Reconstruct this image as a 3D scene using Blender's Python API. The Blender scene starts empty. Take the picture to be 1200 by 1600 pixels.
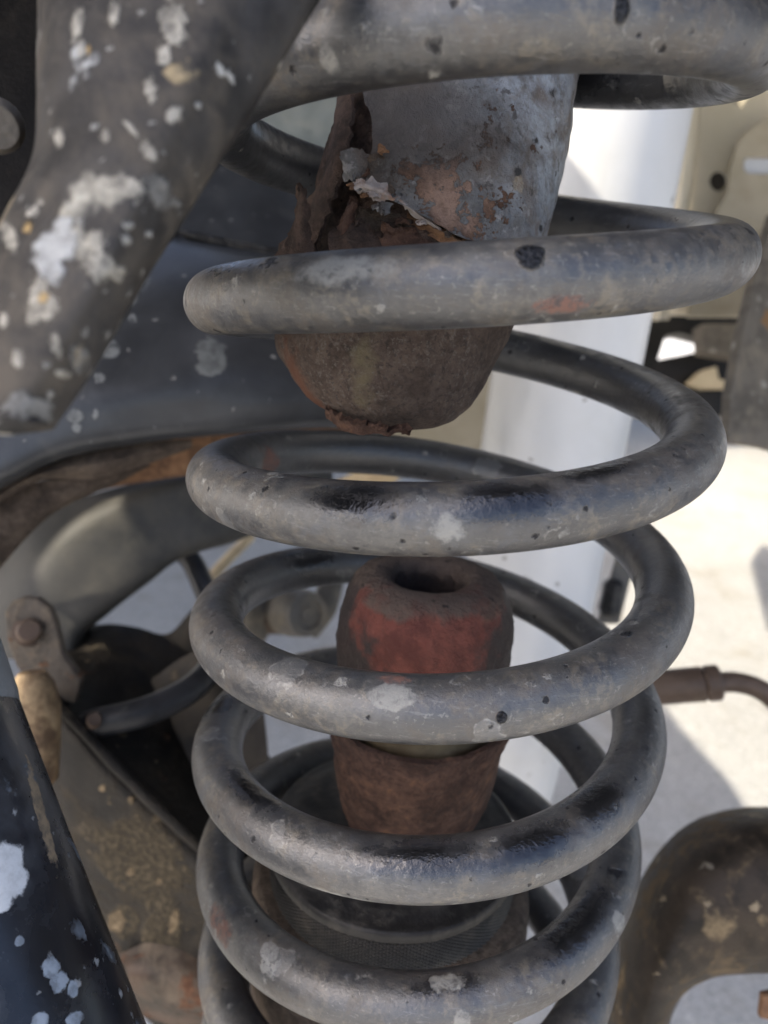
import bpy, bmesh, math, random
import numpy as np
from mathutils import Vector, Matrix, noise

random.seed(7)
C = bpy.context.scene.collection
SC = bpy.context.scene

# ------------------------------------------------------------------ camera
CAM = np.array([0.0, -0.1841, 0.0434])
RT = np.array([0.9935, 0.09943, 0.05541])
UP = np.array([-0.08448, 0.3179, 0.94435])
FW = np.array([-0.07628, 0.9429, -0.32423])
FPX = 1160.0                                   # focal length for a 1200 x 1600 frame
cam = bpy.data.cameras.new('camera')
cam.sensor_fit = 'VERTICAL'; cam.sensor_height = 24.0; cam.lens = FPX / 1600 * 24
cam.clip_start = 0.005; cam.clip_end = 400
cam.dof.use_dof = True; cam.dof.focus_distance = 0.150; cam.dof.aperture_fstop = 9
co = bpy.data.objects.new('camera', cam); C.objects.link(co); SC.camera = co
co.matrix_world = Matrix(((RT[0], UP[0], -FW[0], CAM[0]), (RT[1], UP[1], -FW[1], CAM[1]),
                          (RT[2], UP[2], -FW[2], CAM[2]), (0, 0, 0, 1)))

# ------------------------------------------------------------------ sky, sun, exposure
SUN = Vector((-0.65, -0.26, 0.73)).normalized()   # towards the sun
W = bpy.data.worlds.new('World'); SC.world = W; W.use_nodes = True
nt = W.node_tree
sky = nt.nodes.new('ShaderNodeTexSky'); sky.sky_type = 'NISHITA'; sky.sun_disc = False
sky.sun_elevation = math.asin(SUN.z); sky.sun_rotation = math.atan2(SUN.x, SUN.y)
sky.air_density = 0.7; sky.dust_density = 4.0; sky.ozone_density = 0.5
bg = nt.nodes['Background']; bg.inputs['Strength'].default_value = 0.13
nt.links.new(sky.outputs[0], bg.inputs[0])
sl = bpy.data.lights.new('sun', 'SUN'); sl.energy = 2.1; sl.angle = math.radians(0.6); sl.color = (1.0, 0.90, 0.73)
so = bpy.data.objects.new('sun', sl); C.objects.link(so)
so.rotation_euler = SUN.to_track_quat('Z', 'Y').to_euler(); so.location = (-2, -1, 3)
SC.view_settings.view_transform = 'Standard'; SC.view_settings.look = 'None'
SC.view_settings.exposure = 1.95; SC.view_settings.gamma = 1.0
SC.cycles.use_denoising = True
SC.cycles.max_bounces = 6; SC.cycles.diffuse_bounces = 4; SC.cycles.glossy_bounces = 3

# ------------------------------------------------------------------ geometry helpers
def at(px, py, d):
    """point seen at a pixel of the 1200 x 1600 photograph, d metres deep"""
    return CAM + d * (FW + (px - 600) / FPX * RT - (py - 800) / FPX * UP)

def project(X):
    q = X - CAM
    z = q @ FW
    return 600 + FPX * (q @ RT) / z, 800 - FPX * (q @ UP) / z, z

def zat(py, y, x=0.0):
    """world height seen at image row py on the plane of depth y, near x"""
    px = 660.0
    for _ in range(6):
        d = FW + (px - 600) / FPX * RT - (py - 800) / FPX * UP
        t = (y - CAM[1]) / d[1]
        P = CAM + t * d
        px += (x - P[0]) * FPX / t
    return P[2]

def link(name, verts, faces, mat, parent=None, origin=None, sharp=40, smooth=True):
    V = np.asarray(verts, float)
    base = np.zeros(3)
    if parent is not None:
        base = np.array(parent.location)
    elif origin is not None:
        base = np.array(origin, float)
    me = bpy.data.meshes.new(name)
    me.from_pydata((V - base).tolist(), [], [tuple(int(i) for i in f) for f in faces])
    bm = bmesh.new(); bm.from_mesh(me)
    bmesh.ops.recalc_face_normals(bm, faces=bm.faces)
    bm.to_mesh(me); bm.free()
    me.polygons.foreach_set('use_smooth', [smooth] * len(me.polygons))
    if smooth and sharp:
        me.set_sharp_from_angle(angle=math.radians(sharp))
    o = bpy.data.objects.new(name, me); C.objects.link(o)
    me.materials.append(mat)
    if parent is not None:
        o.parent = parent
    else:
        o.location = base.tolist()
    return o

def tag(o, label=None, cat=None, group=None, kind=None):
    if label: o['label'] = label
    if cat: o['category'] = cat
    if group: o['group'] = group
    if kind: o['kind'] = kind
    return o

def thing(name, loc, label, cat, group=None):
    o = bpy.data.objects.new(name, None); C.objects.link(o)
    o.location = [float(v) for v in loc]; o.empty_display_size = 0.01
    return tag(o, label, cat, group)

def grid_faces(nu, nv, wrap_u=False, off=0):
    F = []
    for i in range(nv - 1):
        for j in range(nu if wrap_u else nu - 1):
            k = (j + 1) % nu
            F.append((off + i * nu + j, off + i * nu + k, off + (i + 1) * nu + k, off + (i + 1) * nu + j))
    return F

def spline(P, n):
    """Catmull-Rom through the rows of P, resampled to n rows"""
    P = np.asarray(P, float)
    m = len(P)
    if m == 2:
        t = np.linspace(0, 1, n).reshape((-1,) + (1,) * (P.ndim - 1))
        return P[0] * (1 - t) + P[1] * t
    seg = np.linalg.norm(np.diff(P.reshape(m, -1), axis=0), axis=1) ** 0.5 + 1e-9
    kn = np.concatenate([[0], np.cumsum(seg)])
    T = np.zeros_like(P)
    for i in range(m):
        if i == 0: T[i] = (P[1] - P[0]) / (kn[1] - kn[0])
        elif i == m - 1: T[i] = (P[-1] - P[-2]) / (kn[-1] - kn[-2])
        else:
            a = (P[i] - P[i - 1]) / (kn[i] - kn[i - 1]); b = (P[i + 1] - P[i]) / (kn[i + 1] - kn[i])
            h0, h1 = kn[i] - kn[i - 1], kn[i + 1] - kn[i]
            T[i] = (a * h1 + b * h0) / (h0 + h1)
    out = []
    for u in np.linspace(0, kn[-1], n):
        i = min(np.searchsorted(kn, u, side='right') - 1, m - 2)
        h = kn[i + 1] - kn[i]; s = (u - kn[i]) / h
        out.append((2 * s**3 - 3 * s**2 + 1) * P[i] + (s**3 - 2 * s**2 + s) * h * T[i]
                   + (-2 * s**3 + 3 * s**2) * P[i + 1] + (s**3 - s**2) * h * T[i + 1])
    return np.array(out)

def nz(p, s, seed=0.0):
    return noise.noise(Vector((p[0] * s + seed, p[1] * s - seed * 1.7, p[2] * s + seed * 0.6)))

def loft(rows, nu=60, nv=40, bumps=(), crease=0.0):
    """smooth sheet through rows of (px, py, depth)"""
    R = [spline([at(*p) for p in r], nu) for r in rows]
    G = spline(np.array(R), nv)
    if crease:
        R_ = np.array(R); ln = np.linalg.norm(np.diff(R_, axis=0), axis=2).mean(1) ** .5
        kn = np.concatenate([[0], np.cumsum(ln)]); t = np.linspace(0, kn[-1], nv)
        L = np.stack([[np.interp(t, kn, R_[:, i, k]) for k in range(3)] for i in range(nu)], 0).transpose(2, 0, 1)
        G = G * (1 - crease) + L * crease
    V = G.reshape(-1, 3)
    for amp, sc in bumps:
        for v in V:
            v += amp * nz(v, sc, amp * 1000) * -FW
    return V, grid_faces(nu, nv)

def thicken(V, F, th):
    """give an open sheet a back side th metres behind it, and walls"""
    V = np.asarray(V); n = len(V)
    N = np.zeros_like(V)
    for f in F:
        a, b, c = V[f[0]], V[f[1]], V[f[2]]
        nn = np.cross(b - a, c - a)
        for i in f: N[i] += nn
    ln = np.linalg.norm(N, axis=1, keepdims=True); N = N / np.where(ln < 1e-15, 1, ln)
    mean = N.mean(0)
    if mean @ FW < 0: N = -N
    V2 = np.concatenate([V, V + th * N])
    F2 = [tuple(f) for f in F] + [tuple(n + i for i in reversed(f)) for f in F]
    cnt = {}
    for f in F:
        for i in range(len(f)):
            e = (f[i], f[(i + 1) % len(f)])
            k = tuple(sorted(e))
            cnt.setdefault(k, []).append(e)
    for k, es in cnt.items():
        if len(es) == 1:
            a, b = es[0]
            F2.append((b, a, a + n, b + n))
    return V2, F2

def sheet(name, rows, th, mat, parent=None, nu=60, nv=40, bumps=(), origin=None, sharp=35, crease=0.0):
    V, F = loft(rows, nu, nv, bumps, crease)
    V, F = thicken(V, F, th)
    if parent is None and origin is None: origin = V.mean(0)
    return link(name, V, F, mat, parent, origin, sharp)

def plate(name, outline, depth, th, mat, parent=None, holes=(), bevel=0.0006, origin=None, step=None):
    """flat cut-out plate; depth is a number or a function of (px, py)"""
    dep = depth if callable(depth) else (lambda x, y: depth)
    bm = bmesh.new()
    edges = []
    for loop in [outline] + list(holes):
        vs = [bm.verts.new((x, y, 0)) for x, y in loop]
        edges += [bm.edges.new((vs[i], vs[(i + 1) % len(vs)])) for i in range(len(vs))]
    bmesh.ops.triangle_fill(bm, use_beauty=True, edges=edges)
    bm.verts.index_update()
    px = [(v.co.x, v.co.y) for v in bm.verts]
    F = [tuple(v.index for v in f.verts) for f in bm.faces]
    bm.free()
    V = np.array([at(x, y, dep(x, y)) for x, y in px])
    c = V.mean(0); n = np.linalg.svd(V - c)[2][2]
    if n @ FW < 0: n = -n
    k = len(V)
    V2 = np.concatenate([V, V + n * th])
    F2 = list(F) + [tuple(k + i for i in reversed(f)) for f in F]
    cnt = {}
    for f in F:
        for i in range(3):
            e = (f[i], f[(i + 1) % 3]); cnt.setdefault(tuple(sorted(e)), []).append(e)
    for es in cnt.values():
        if len(es) == 1:
            a, b = es[0]; F2.append((b, a, a + k, b + k))
    if parent is None and origin is None: origin = c
    o = link(name, V2, F2, mat, parent, origin, 30)
    if bevel:
        m = o.modifiers.new('bevel', 'BEVEL'); m.width = bevel; m.segments = 2; m.limit_method = 'ANGLE'; m.angle_limit = math.radians(40)
    return o

def splashes(o, sets):
    """dried splashes as per-vertex masks: (px, py, depth, half width, tall, turn) in photograph pixels"""
    me = o.data; n = len(me.vertices)
    V = np.empty(n * 3); me.vertices.foreach_get('co', V); V = V.reshape(-1, 3)
    W = V + np.array(o.location) + (np.array(o.parent.location) if o.parent else 0)
    x, y, _ = project(W)
    for q, (_c, ms, _lo) in enumerate(sets):
        out = np.zeros(n)
        for mk in ms:
            px, py, _d, R = mk[:4]; tall = mk[4] if len(mk) > 4 else 1.; ang = math.radians(mk[5]) if len(mk) > 5 else 0.
            X = (x - px) * math.cos(ang) + (y - py) * math.sin(ang); Y = -(x - px) * math.sin(ang) + (y - py) * math.cos(ang)
            d = np.hypot(X / (R * .86), Y / (R * .86 * tall))
            for i in np.where(d < 2.2)[0]:
                f = 8. / R
                w = .42 * noise.noise(Vector((x[i] * f * .16, y[i] * f * .16, px))) + .35 * noise.noise(Vector((x[i] * f * .4, y[i] * f * .4, py))) + .2 * noise.noise(Vector((x[i] * .35, y[i] * .35, px)))
                t = (1.06 - d[i] - w) / .15
                out[i] = max(out[i], min(1., max(0., t)))
        a_ = me.attributes.new('splash_%d' % q, 'FLOAT', 'POINT'); a_.data.foreach_set('value', out)

def ell(cx, cy, rx, ry, n=20, a0=0):
    return [(cx + rx * math.cos(a0 + 2 * math.pi * i / n), cy + ry * math.sin(a0 + 2 * math.pi * i / n)) for i in range(n)]

def tube_geo(P, rad, nseg=20, cap=True):
    P = np.asarray(P, float); n = len(P)
    rad = np.broadcast_to(np.asarray(rad, float), (n,))
    T = np.gradient(P, axis=0); T /= np.linalg.norm(T, axis=1, keepdims=True)
    ref = np.array([0.13, -0.2, 1.0]); ref /= np.linalg.norm(ref)
    if abs(T[0] @ ref) > 0.9: ref = np.array([1.0, 0.1, 0.05])
    u = ref - (ref @ T[0]) * T[0]; u /= np.linalg.norm(u)
    V = []
    for i in range(n):
        u = u - (u @ T[i]) * T[i]; u /= np.linalg.norm(u)
        w = np.cross(T[i], u)
        for j in range(nseg):
            a = 2 * math.pi * j / nseg
            V.append(P[i] + rad[i] * (math.cos(a) * u + math.sin(a) * w))
    F = grid_faces(nseg, n, True)
    if cap:
        F.append(tuple(reversed(range(nseg)))); F.append(tuple(range((n - 1) * nseg, n * nseg)))
    return np.array(V), F

def tube(name, pts, rad, mat, parent=None, n=40, nseg=20, origin=None, sharp=40):
    P = spline([at(*p) for p in pts], n)
    if not np.isscalar(rad): rad = np.interp(np.linspace(0, 1, n), np.linspace(0, 1, len(rad)), rad)
    V, F = tube_geo(P, rad, nseg)
    if parent is None and origin is None: origin = P[-1]
    return link(name, V, F, mat, parent, origin, sharp)

def axis_lathe(name, A, B, prof, mat, parent=None, n=40, origin=None, rough=0, sharp=35, seed=3.0):
    """prof: (t along A->B in 0..1, radius)"""
    A = np.asarray(A, float); B = np.asarray(B, float)
    ax = B - A; L = np.linalg.norm(ax); ax /= L
    ref = np.array([0, 0, 1.0]) if abs(ax[2]) < .8 else np.array([1.0, 0, 0])
    u = np.cross(ax, ref); u /= np.linalg.norm(u); w = np.cross(ax, u)
    V = []
    for t, r in prof:
        for j in range(n):
            a = 2 * math.pi * j / n
            d = math.cos(a) * u + math.sin(a) * w
            p = A + ax * L * t + r * d
            if rough: p = p + d * rough * nz(p, 90, seed) + d * rough * .5 * nz(p, 330, seed)
            V.append(p)
    m = len(prof)
    F = grid_faces(n, m, True)
    F.append(tuple(reversed(range(n)))); F.append(tuple(range((m - 1) * n, m * n)))
    if parent is None and origin is None: origin = A
    return link(name, V, F, mat, parent, origin, sharp)

# ------------------------------------------------------------------ material helpers
class Mat:
    def mark(s, px, py, d, rpx, tall=1.0, ang=0.0, wob=.7, edge=.14):
        """a stain or painted reflection rpx photograph pixels wide (tall times higher, turned by ang degrees) on a sheet about d metres deep"""
        p = at(px, py, d); n = p - CAM; n /= np.linalg.norm(n)
        r = np.cross(n, UP); r /= np.linalg.norm(r); u = np.cross(r, n)
        ca, sa = math.cos(math.radians(ang)), math.sin(math.radians(ang))
        X, Y = (ca * r + sa * u), (-sa * r + ca * u)
        R = rpx / FPX * d
        v = s.vmath('SUBTRACT', s.pos, tuple(float(x) for x in p))
        dx = s.math('DIVIDE', s.vmath('DOT_PRODUCT', v, tuple(X)), R); dy = s.math('DIVIDE', s.vmath('DOT_PRODUCT', v, tuple(Y)), R * tall)
        dd = s.math('SQRT', s.math('ADD', s.math('MULTIPLY', dx, dx), s.math('MULTIPLY', dy, dy)))
        dz = s.math('DIVIDE', s.math('ABSOLUTE', s.vmath('DOT_PRODUCT', v, tuple(n))), .02)
        dd = s.math('ADD', dd, s.step(dz, .8, 1.2, 0., 3.))
        ns = min((90, 260, 520), key=lambda q: abs(math.log(q * R / .9)))
        if ns not in s.shared: s.shared[ns] = s.noise(ns, 4, .6, off=ns * .01)
        w = s.math('MULTIPLY', s.math('SUBTRACT', s.shared[ns], .5), wob * 2)
        return s.step(s.math('ADD', dd, w), 1 + edge, 1 - edge)
    def __init__(s, name):
        s.m = bpy.data.materials.new(name); s.m.use_nodes = True
        s.t = s.m.node_tree; s.b = s.t.nodes['Principled BSDF']
        s.pos = s.new('ShaderNodeNewGeometry').outputs['Position']; s.shared = {}
    def new(s, k): return s.t.nodes.new(k)
    def put(s, sock, v):
        if isinstance(v, bpy.types.NodeSocket): s.t.links.new(v, sock)
        elif v is not None:
            if isinstance(v, (tuple, list)) and len(v) == 3 and sock.type == 'RGBA': v = (*v, 1)
            sock.default_value = v
    def math(s, op, a, b=None, clamp=False):
        n = s.new('ShaderNodeMath'); n.operation = op; n.use_clamp = clamp
        s.put(n.inputs[0], a); s.put(n.inputs[1], b) if b is not None else None
        return n.outputs[0]
    def vmath(s, op, a, b=None):
        n = s.new('ShaderNodeVectorMath'); n.operation = op
        s.put(n.inputs[0], a)
        if b is not None: s.put(n.inputs[1], b)
        return n.outputs['Value'] if op in ('LENGTH', 'DISTANCE', 'DOT_PRODUCT') else n.outputs[0]
    def noise(s, scale, detail=4, rough=0.55, dist=0.0, off=0.0, vec=None):
        n = s.new('ShaderNodeTexNoise'); n.inputs['Scale'].default_value = scale
        n.inputs['Detail'].default_value = detail; n.inputs['Roughness'].default_value = rough
        n.inputs['Distortion'].default_value = dist
        v = vec if vec is not None else s.pos
        if off: v = s.vmath('ADD', v, (off, off * .7, -off))
        s.put(n.inputs['Vector'], v)
        return n.outputs[0]
    def noisec(s, scale, detail=2, off=0.0):
        n = s.new('ShaderNodeTexNoise'); n.inputs['Scale'].default_value = scale; n.inputs['Detail'].default_value = detail
        v = s.vmath('ADD', s.pos, (off, off, off)) if off else s.pos
        s.put(n.inputs['Vector'], v)
        return n.outputs['Color']
    def ramp(s, fac, stops, interp='LINEAR'):
        n = s.new('ShaderNodeValToRGB'); cr = n.color_ramp; cr.interpolation = interp
        while len(cr.elements) < len(stops): cr.elements.new(0.5)
        for e, (p, c) in zip(cr.elements, stops):
            e.position = p; e.color = (*c, 1) if isinstance(c, (tuple, list)) else (c, c, c, 1)
        s.put(n.inputs[0], fac); return n.outputs[0]
    def step(s, v, lo, hi, a=0.0, b=1.0):
        n = s.new('ShaderNodeMapRange'); n.interpolation_type = 'SMOOTHSTEP'
        s.put(n.inputs[0], v); n.inputs[1].default_value = lo; n.inputs[2].default_value = hi
        n.inputs[3].default_value = a; n.inputs[4].default_value = b
        return n.outputs[0]
    def mix(s, fac, a, b):
        n = s.new('ShaderNodeMix'); n.data_type = 'RGBA'
        s.put(n.inputs[0], fac); s.put(n.inputs[6], a); s.put(n.inputs[7], b)
        return n.outputs[2]
    def mixf(s, fac, a, b):
        n = s.new('ShaderNodeMix'); n.data_type = 'FLOAT'
        s.put(n.inputs[0], fac); s.put(n.inputs[2], a); s.put(n.inputs[3], b)
        return n.outputs[0]
    def splat(s, scale, size, keep, wob=0.25, sharp=14, off=0.0, stretch=(1, 1, 1), ring=False, wobs=3.0):
        """irregular dried splashes: one per kept Voronoi cell. returns mask (or its outline)"""
        v = s.vmath('MULTIPLY', s.pos, tuple(scale * k for k in stretch))
        if off: v = s.vmath('ADD', v, (off, off * 1.3, -off))
        d = s.vmath('SUBTRACT', s.noisec(scale * wobs, 3, off), (.5, .5, .5))
        v = s.vmath('ADD', v, s.vmath('MULTIPLY', d, (wob * 2,) * 3))
        n = s.new('ShaderNodeTexVoronoi'); n.inputs['Scale'].default_value = 1.0
        s.put(n.inputs['Vector'], v)
        sep = s.new('ShaderNodeSeparateColor'); s.put(sep.inputs[0], n.outputs['Color'])
        r = s.math('MULTIPLY', s.math('SUBTRACT', sep.outputs[0], 1 - keep), size / keep)
        e = s.math('SUBTRACT', r, n.outputs['Distance'])
        e = s.math('MULTIPLY', e, sharp)
        if ring:
            has = s.math('GREATER_THAN', r, size * 0.25)
            return s.math('MULTIPLY', has, s.math('SUBTRACT', 1.0, s.math('ABSOLUTE', e), True))
        return s.math('ADD', e, 0.5, True)
    def spot(s, c, rad, wob=0.5, edge=0.25, nscale=None, squash=None, seed=0.0):
        """one stain of its own shape round the point c; squash = (direction, factor) makes it long"""
        v = s.vmath('SUBTRACT', s.pos, tuple(float(x) for x in c))
        if squash is not None:
            ax, k = squash; ax = np.asarray(ax, float); ax /= np.linalg.norm(ax)
            along = s.vmath('DOT_PRODUCT', v, tuple(ax))
            sc = s.new('ShaderNodeVectorMath'); sc.operation = 'SCALE'
            sc.inputs[0].default_value = tuple(ax * (1 / k - 1)); s.put(sc.inputs['Scale'], along)
            v = s.vmath('ADD', v, sc.outputs[0])
        d = s.math('DIVIDE', s.vmath('LENGTH', v), rad)
        ns = nscale or min((90, 260, 520), key=lambda q: abs(math.log(q * rad / .9)))
        if ns not in s.shared: s.shared[ns] = s.noise(ns, 4, .6, off=ns * .01)
        w = s.math('MULTIPLY', s.math('SUBTRACT', s.shared[ns], .5), wob * 2)
        return s.step(s.math('ADD', d, w), 1 + edge, 1 - edge)
    def mx(s, *a):
        r = a[0]
        for x in a[1:]: r = s.math('MAXIMUM', r, x)
        return r
    def bump(s, h, dist=0.001, strength=1.0, prev=None):
        n = s.new('ShaderNodeBump'); n.inputs['Distance'].default_value = dist; n.inputs['Strength'].default_value = strength
        s.put(n.inputs['Height'], h)
        if prev is not None: s.put(n.inputs['Normal'], prev)
        return n.outputs[0]
    def done(s, color, rough=0.6, metal=0.0, normal=None, spec=0.5):
        s.put(s.b.inputs['Base Color'], color); s.put(s.b.inputs['Roughness'], rough)
        s.put(s.b.inputs['Metallic'], metal); s.put(s.b.inputs['Specular IOR Level'], spec)
        if normal is not None: s.put(s.b.inputs['Normal'], normal)
        return s.m

def dirty_metal(name, dark, mid, dust, scale=60, dust_lo=.5, dust_hi=.68, rough=(.38, .8), specks=None, rust=None, splash=None, spec=.2, fine=.0002, marks=(), attr_marks=()):
    m = Mat(name)
    a = m.noise(scale, 6, .6, .4)
    c = m.mix(m.step(a, .38, .62), dark, mid)
    d = m.math('ADD', m.math('MULTIPLY', m.noise(scale * .45, 7, .66, .6, 3.1), .7), m.math('MULTIPLY', m.noise(scale * 3, 4, .6, 0, 5.), .3))
    dm = m.step(d, dust_lo, dust_hi)
    c = m.mix(dm, c, dust)
    r = m.mixf(dm, rough[0], rough[1])
    h = m.math('ADD', m.math('MULTIPLY', m.noise(scale * 14, 4, .6), .6), m.math('MULTIPLY', dm, .5))
    if rust:
        k = m.step(m.noise(scale * .8, 6, .65, .5, 9.3), rust[1], rust[1] + .07)
        rc = m.ramp(m.noise(scale * 8, 4), [(.3, (rust[0][0] * .35, rust[0][1] * .3, rust[0][2] * .3)), (.7, rust[0])])
        c = m.mix(k, c, rc); r = m.mixf(k, r, .85); h = m.math('ADD', h, m.math('MULTIPLY', k, m.noise(scale * 10, 3)))
    for sp in (splash or ()):
        k = m.splat(*sp[1:6], off=sp[6], stretch=sp[7] if len(sp) > 7 else (1, 1, 1))
        sc = m.mix(m.noise(scale * 6, 4), tuple(v * .72 for v in sp[0]), sp[0])
        c = m.mix(m.math('MULTIPLY', k, m.step(m.noise(scale * 9, 3, off=2.), .25, .6, .55, 1.)), c, sc); r = m.mixf(k, r, .85); h = m.math('ADD', h, m.math('MULTIPLY', k, .9))
    for mk in marks:
        k = m.mx(*[m.mark(*q) for q in mk[1]])
        k = m.math('MULTIPLY', k, m.step(m.noise(scale * 7, 5, .65, off=3.), .34, .60, mk[2], .92))
        c = m.mix(k, c, mk[0]); r = m.mixf(k, r, .85); h = m.math('ADD', h, m.math('MULTIPLY', k, 1.2))
    for q, (col, lo) in enumerate(attr_marks):
        at_ = m.new('ShaderNodeAttribute'); at_.attribute_name = 'splash_%d' % q
        k = m.math('MULTIPLY', at_.outputs['Fac'], m.step(m.noise(scale * 7, 5, .65, off=3.), .34, .60, lo, .92))
        c = m.mix(k, c, m.mix(m.noise(scale * 5, 4, off=6.), tuple(v * .6 for v in col), tuple(v * 1.2 for v in col))); r = m.mixf(k, r, .85); h = m.math('ADD', h, m.math('MULTIPLY', k, 1.2))
    n = m.bump(h, fine, .9)
    return m.done(c, r, 0, n, spec)

# ------------------------------------------------------------------ coil spring curve
U = 0.057
WIRE = 0.00682
_kn = np.arange(-4.5, 3.01, 0.5)
_dz = np.array([-.0032, -.0026, .0025, .0045, .0045, .005, .0032, -.0018, -.0136, -.0126, -.0065, .0081, .0189, .001, -.0034, -.0039])
_dr = np.array([.0107, -.0033, -.0085, -.0038, -.0019, .0008, -.0011, -.001, .0016, .0028, .0075, .003, -.0033, -.0034, -.0017, 0])
def coil(n):
    n = np.asarray(n, float)
    def sm(tab):
        acc = 0
        for k, w in zip(np.linspace(-.4, .4, 9), np.exp(-np.linspace(-2, 2, 9) ** 2 / 2)):
            acc = acc + w * np.interp(n + k, _kn, tab)
        return acc / np.exp(-np.linspace(-2, 2, 9) ** 2 / 2).sum()
    z = .6988 * n - .0077 * n**2 - .0025 * n**3 + sm(_dz)
    R = (1 - .0131 * n - .0018 * n**2) * (1 + sm(_dr))
    th = 2 * np.pi * n - np.pi / 2
    return np.stack([R * np.cos(th), R * np.sin(th), z], -1) * U

def on_coil(px, py):
    """the point of the wire's surface seen at a pixel (nearest turn)"""
    n = np.linspace(-4.6, 2.6, 4000); P = coil(n)
    x, y, z = project(P)
    d = np.hypot(x - px, y - py)
    ok = np.where(d < WIRE * FPX / z * 1.02)[0]
    loc = [k for k in ok if d[k] <= d[max(k - 1, 0)] and d[k] <= d[min(k + 1, len(n) - 1)]]
    i = min(loc, key=lambda k: z[k]) if loc else int(np.argmin(d))
    off = min(d[i] * z[i] / FPX, WIRE)
    T = coil(n[i] + .01) - coil(n[i] - .01)
    return at(px, py, z[i] - math.sqrt(WIRE**2 - off**2)), T / np.linalg.norm(T)

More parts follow.
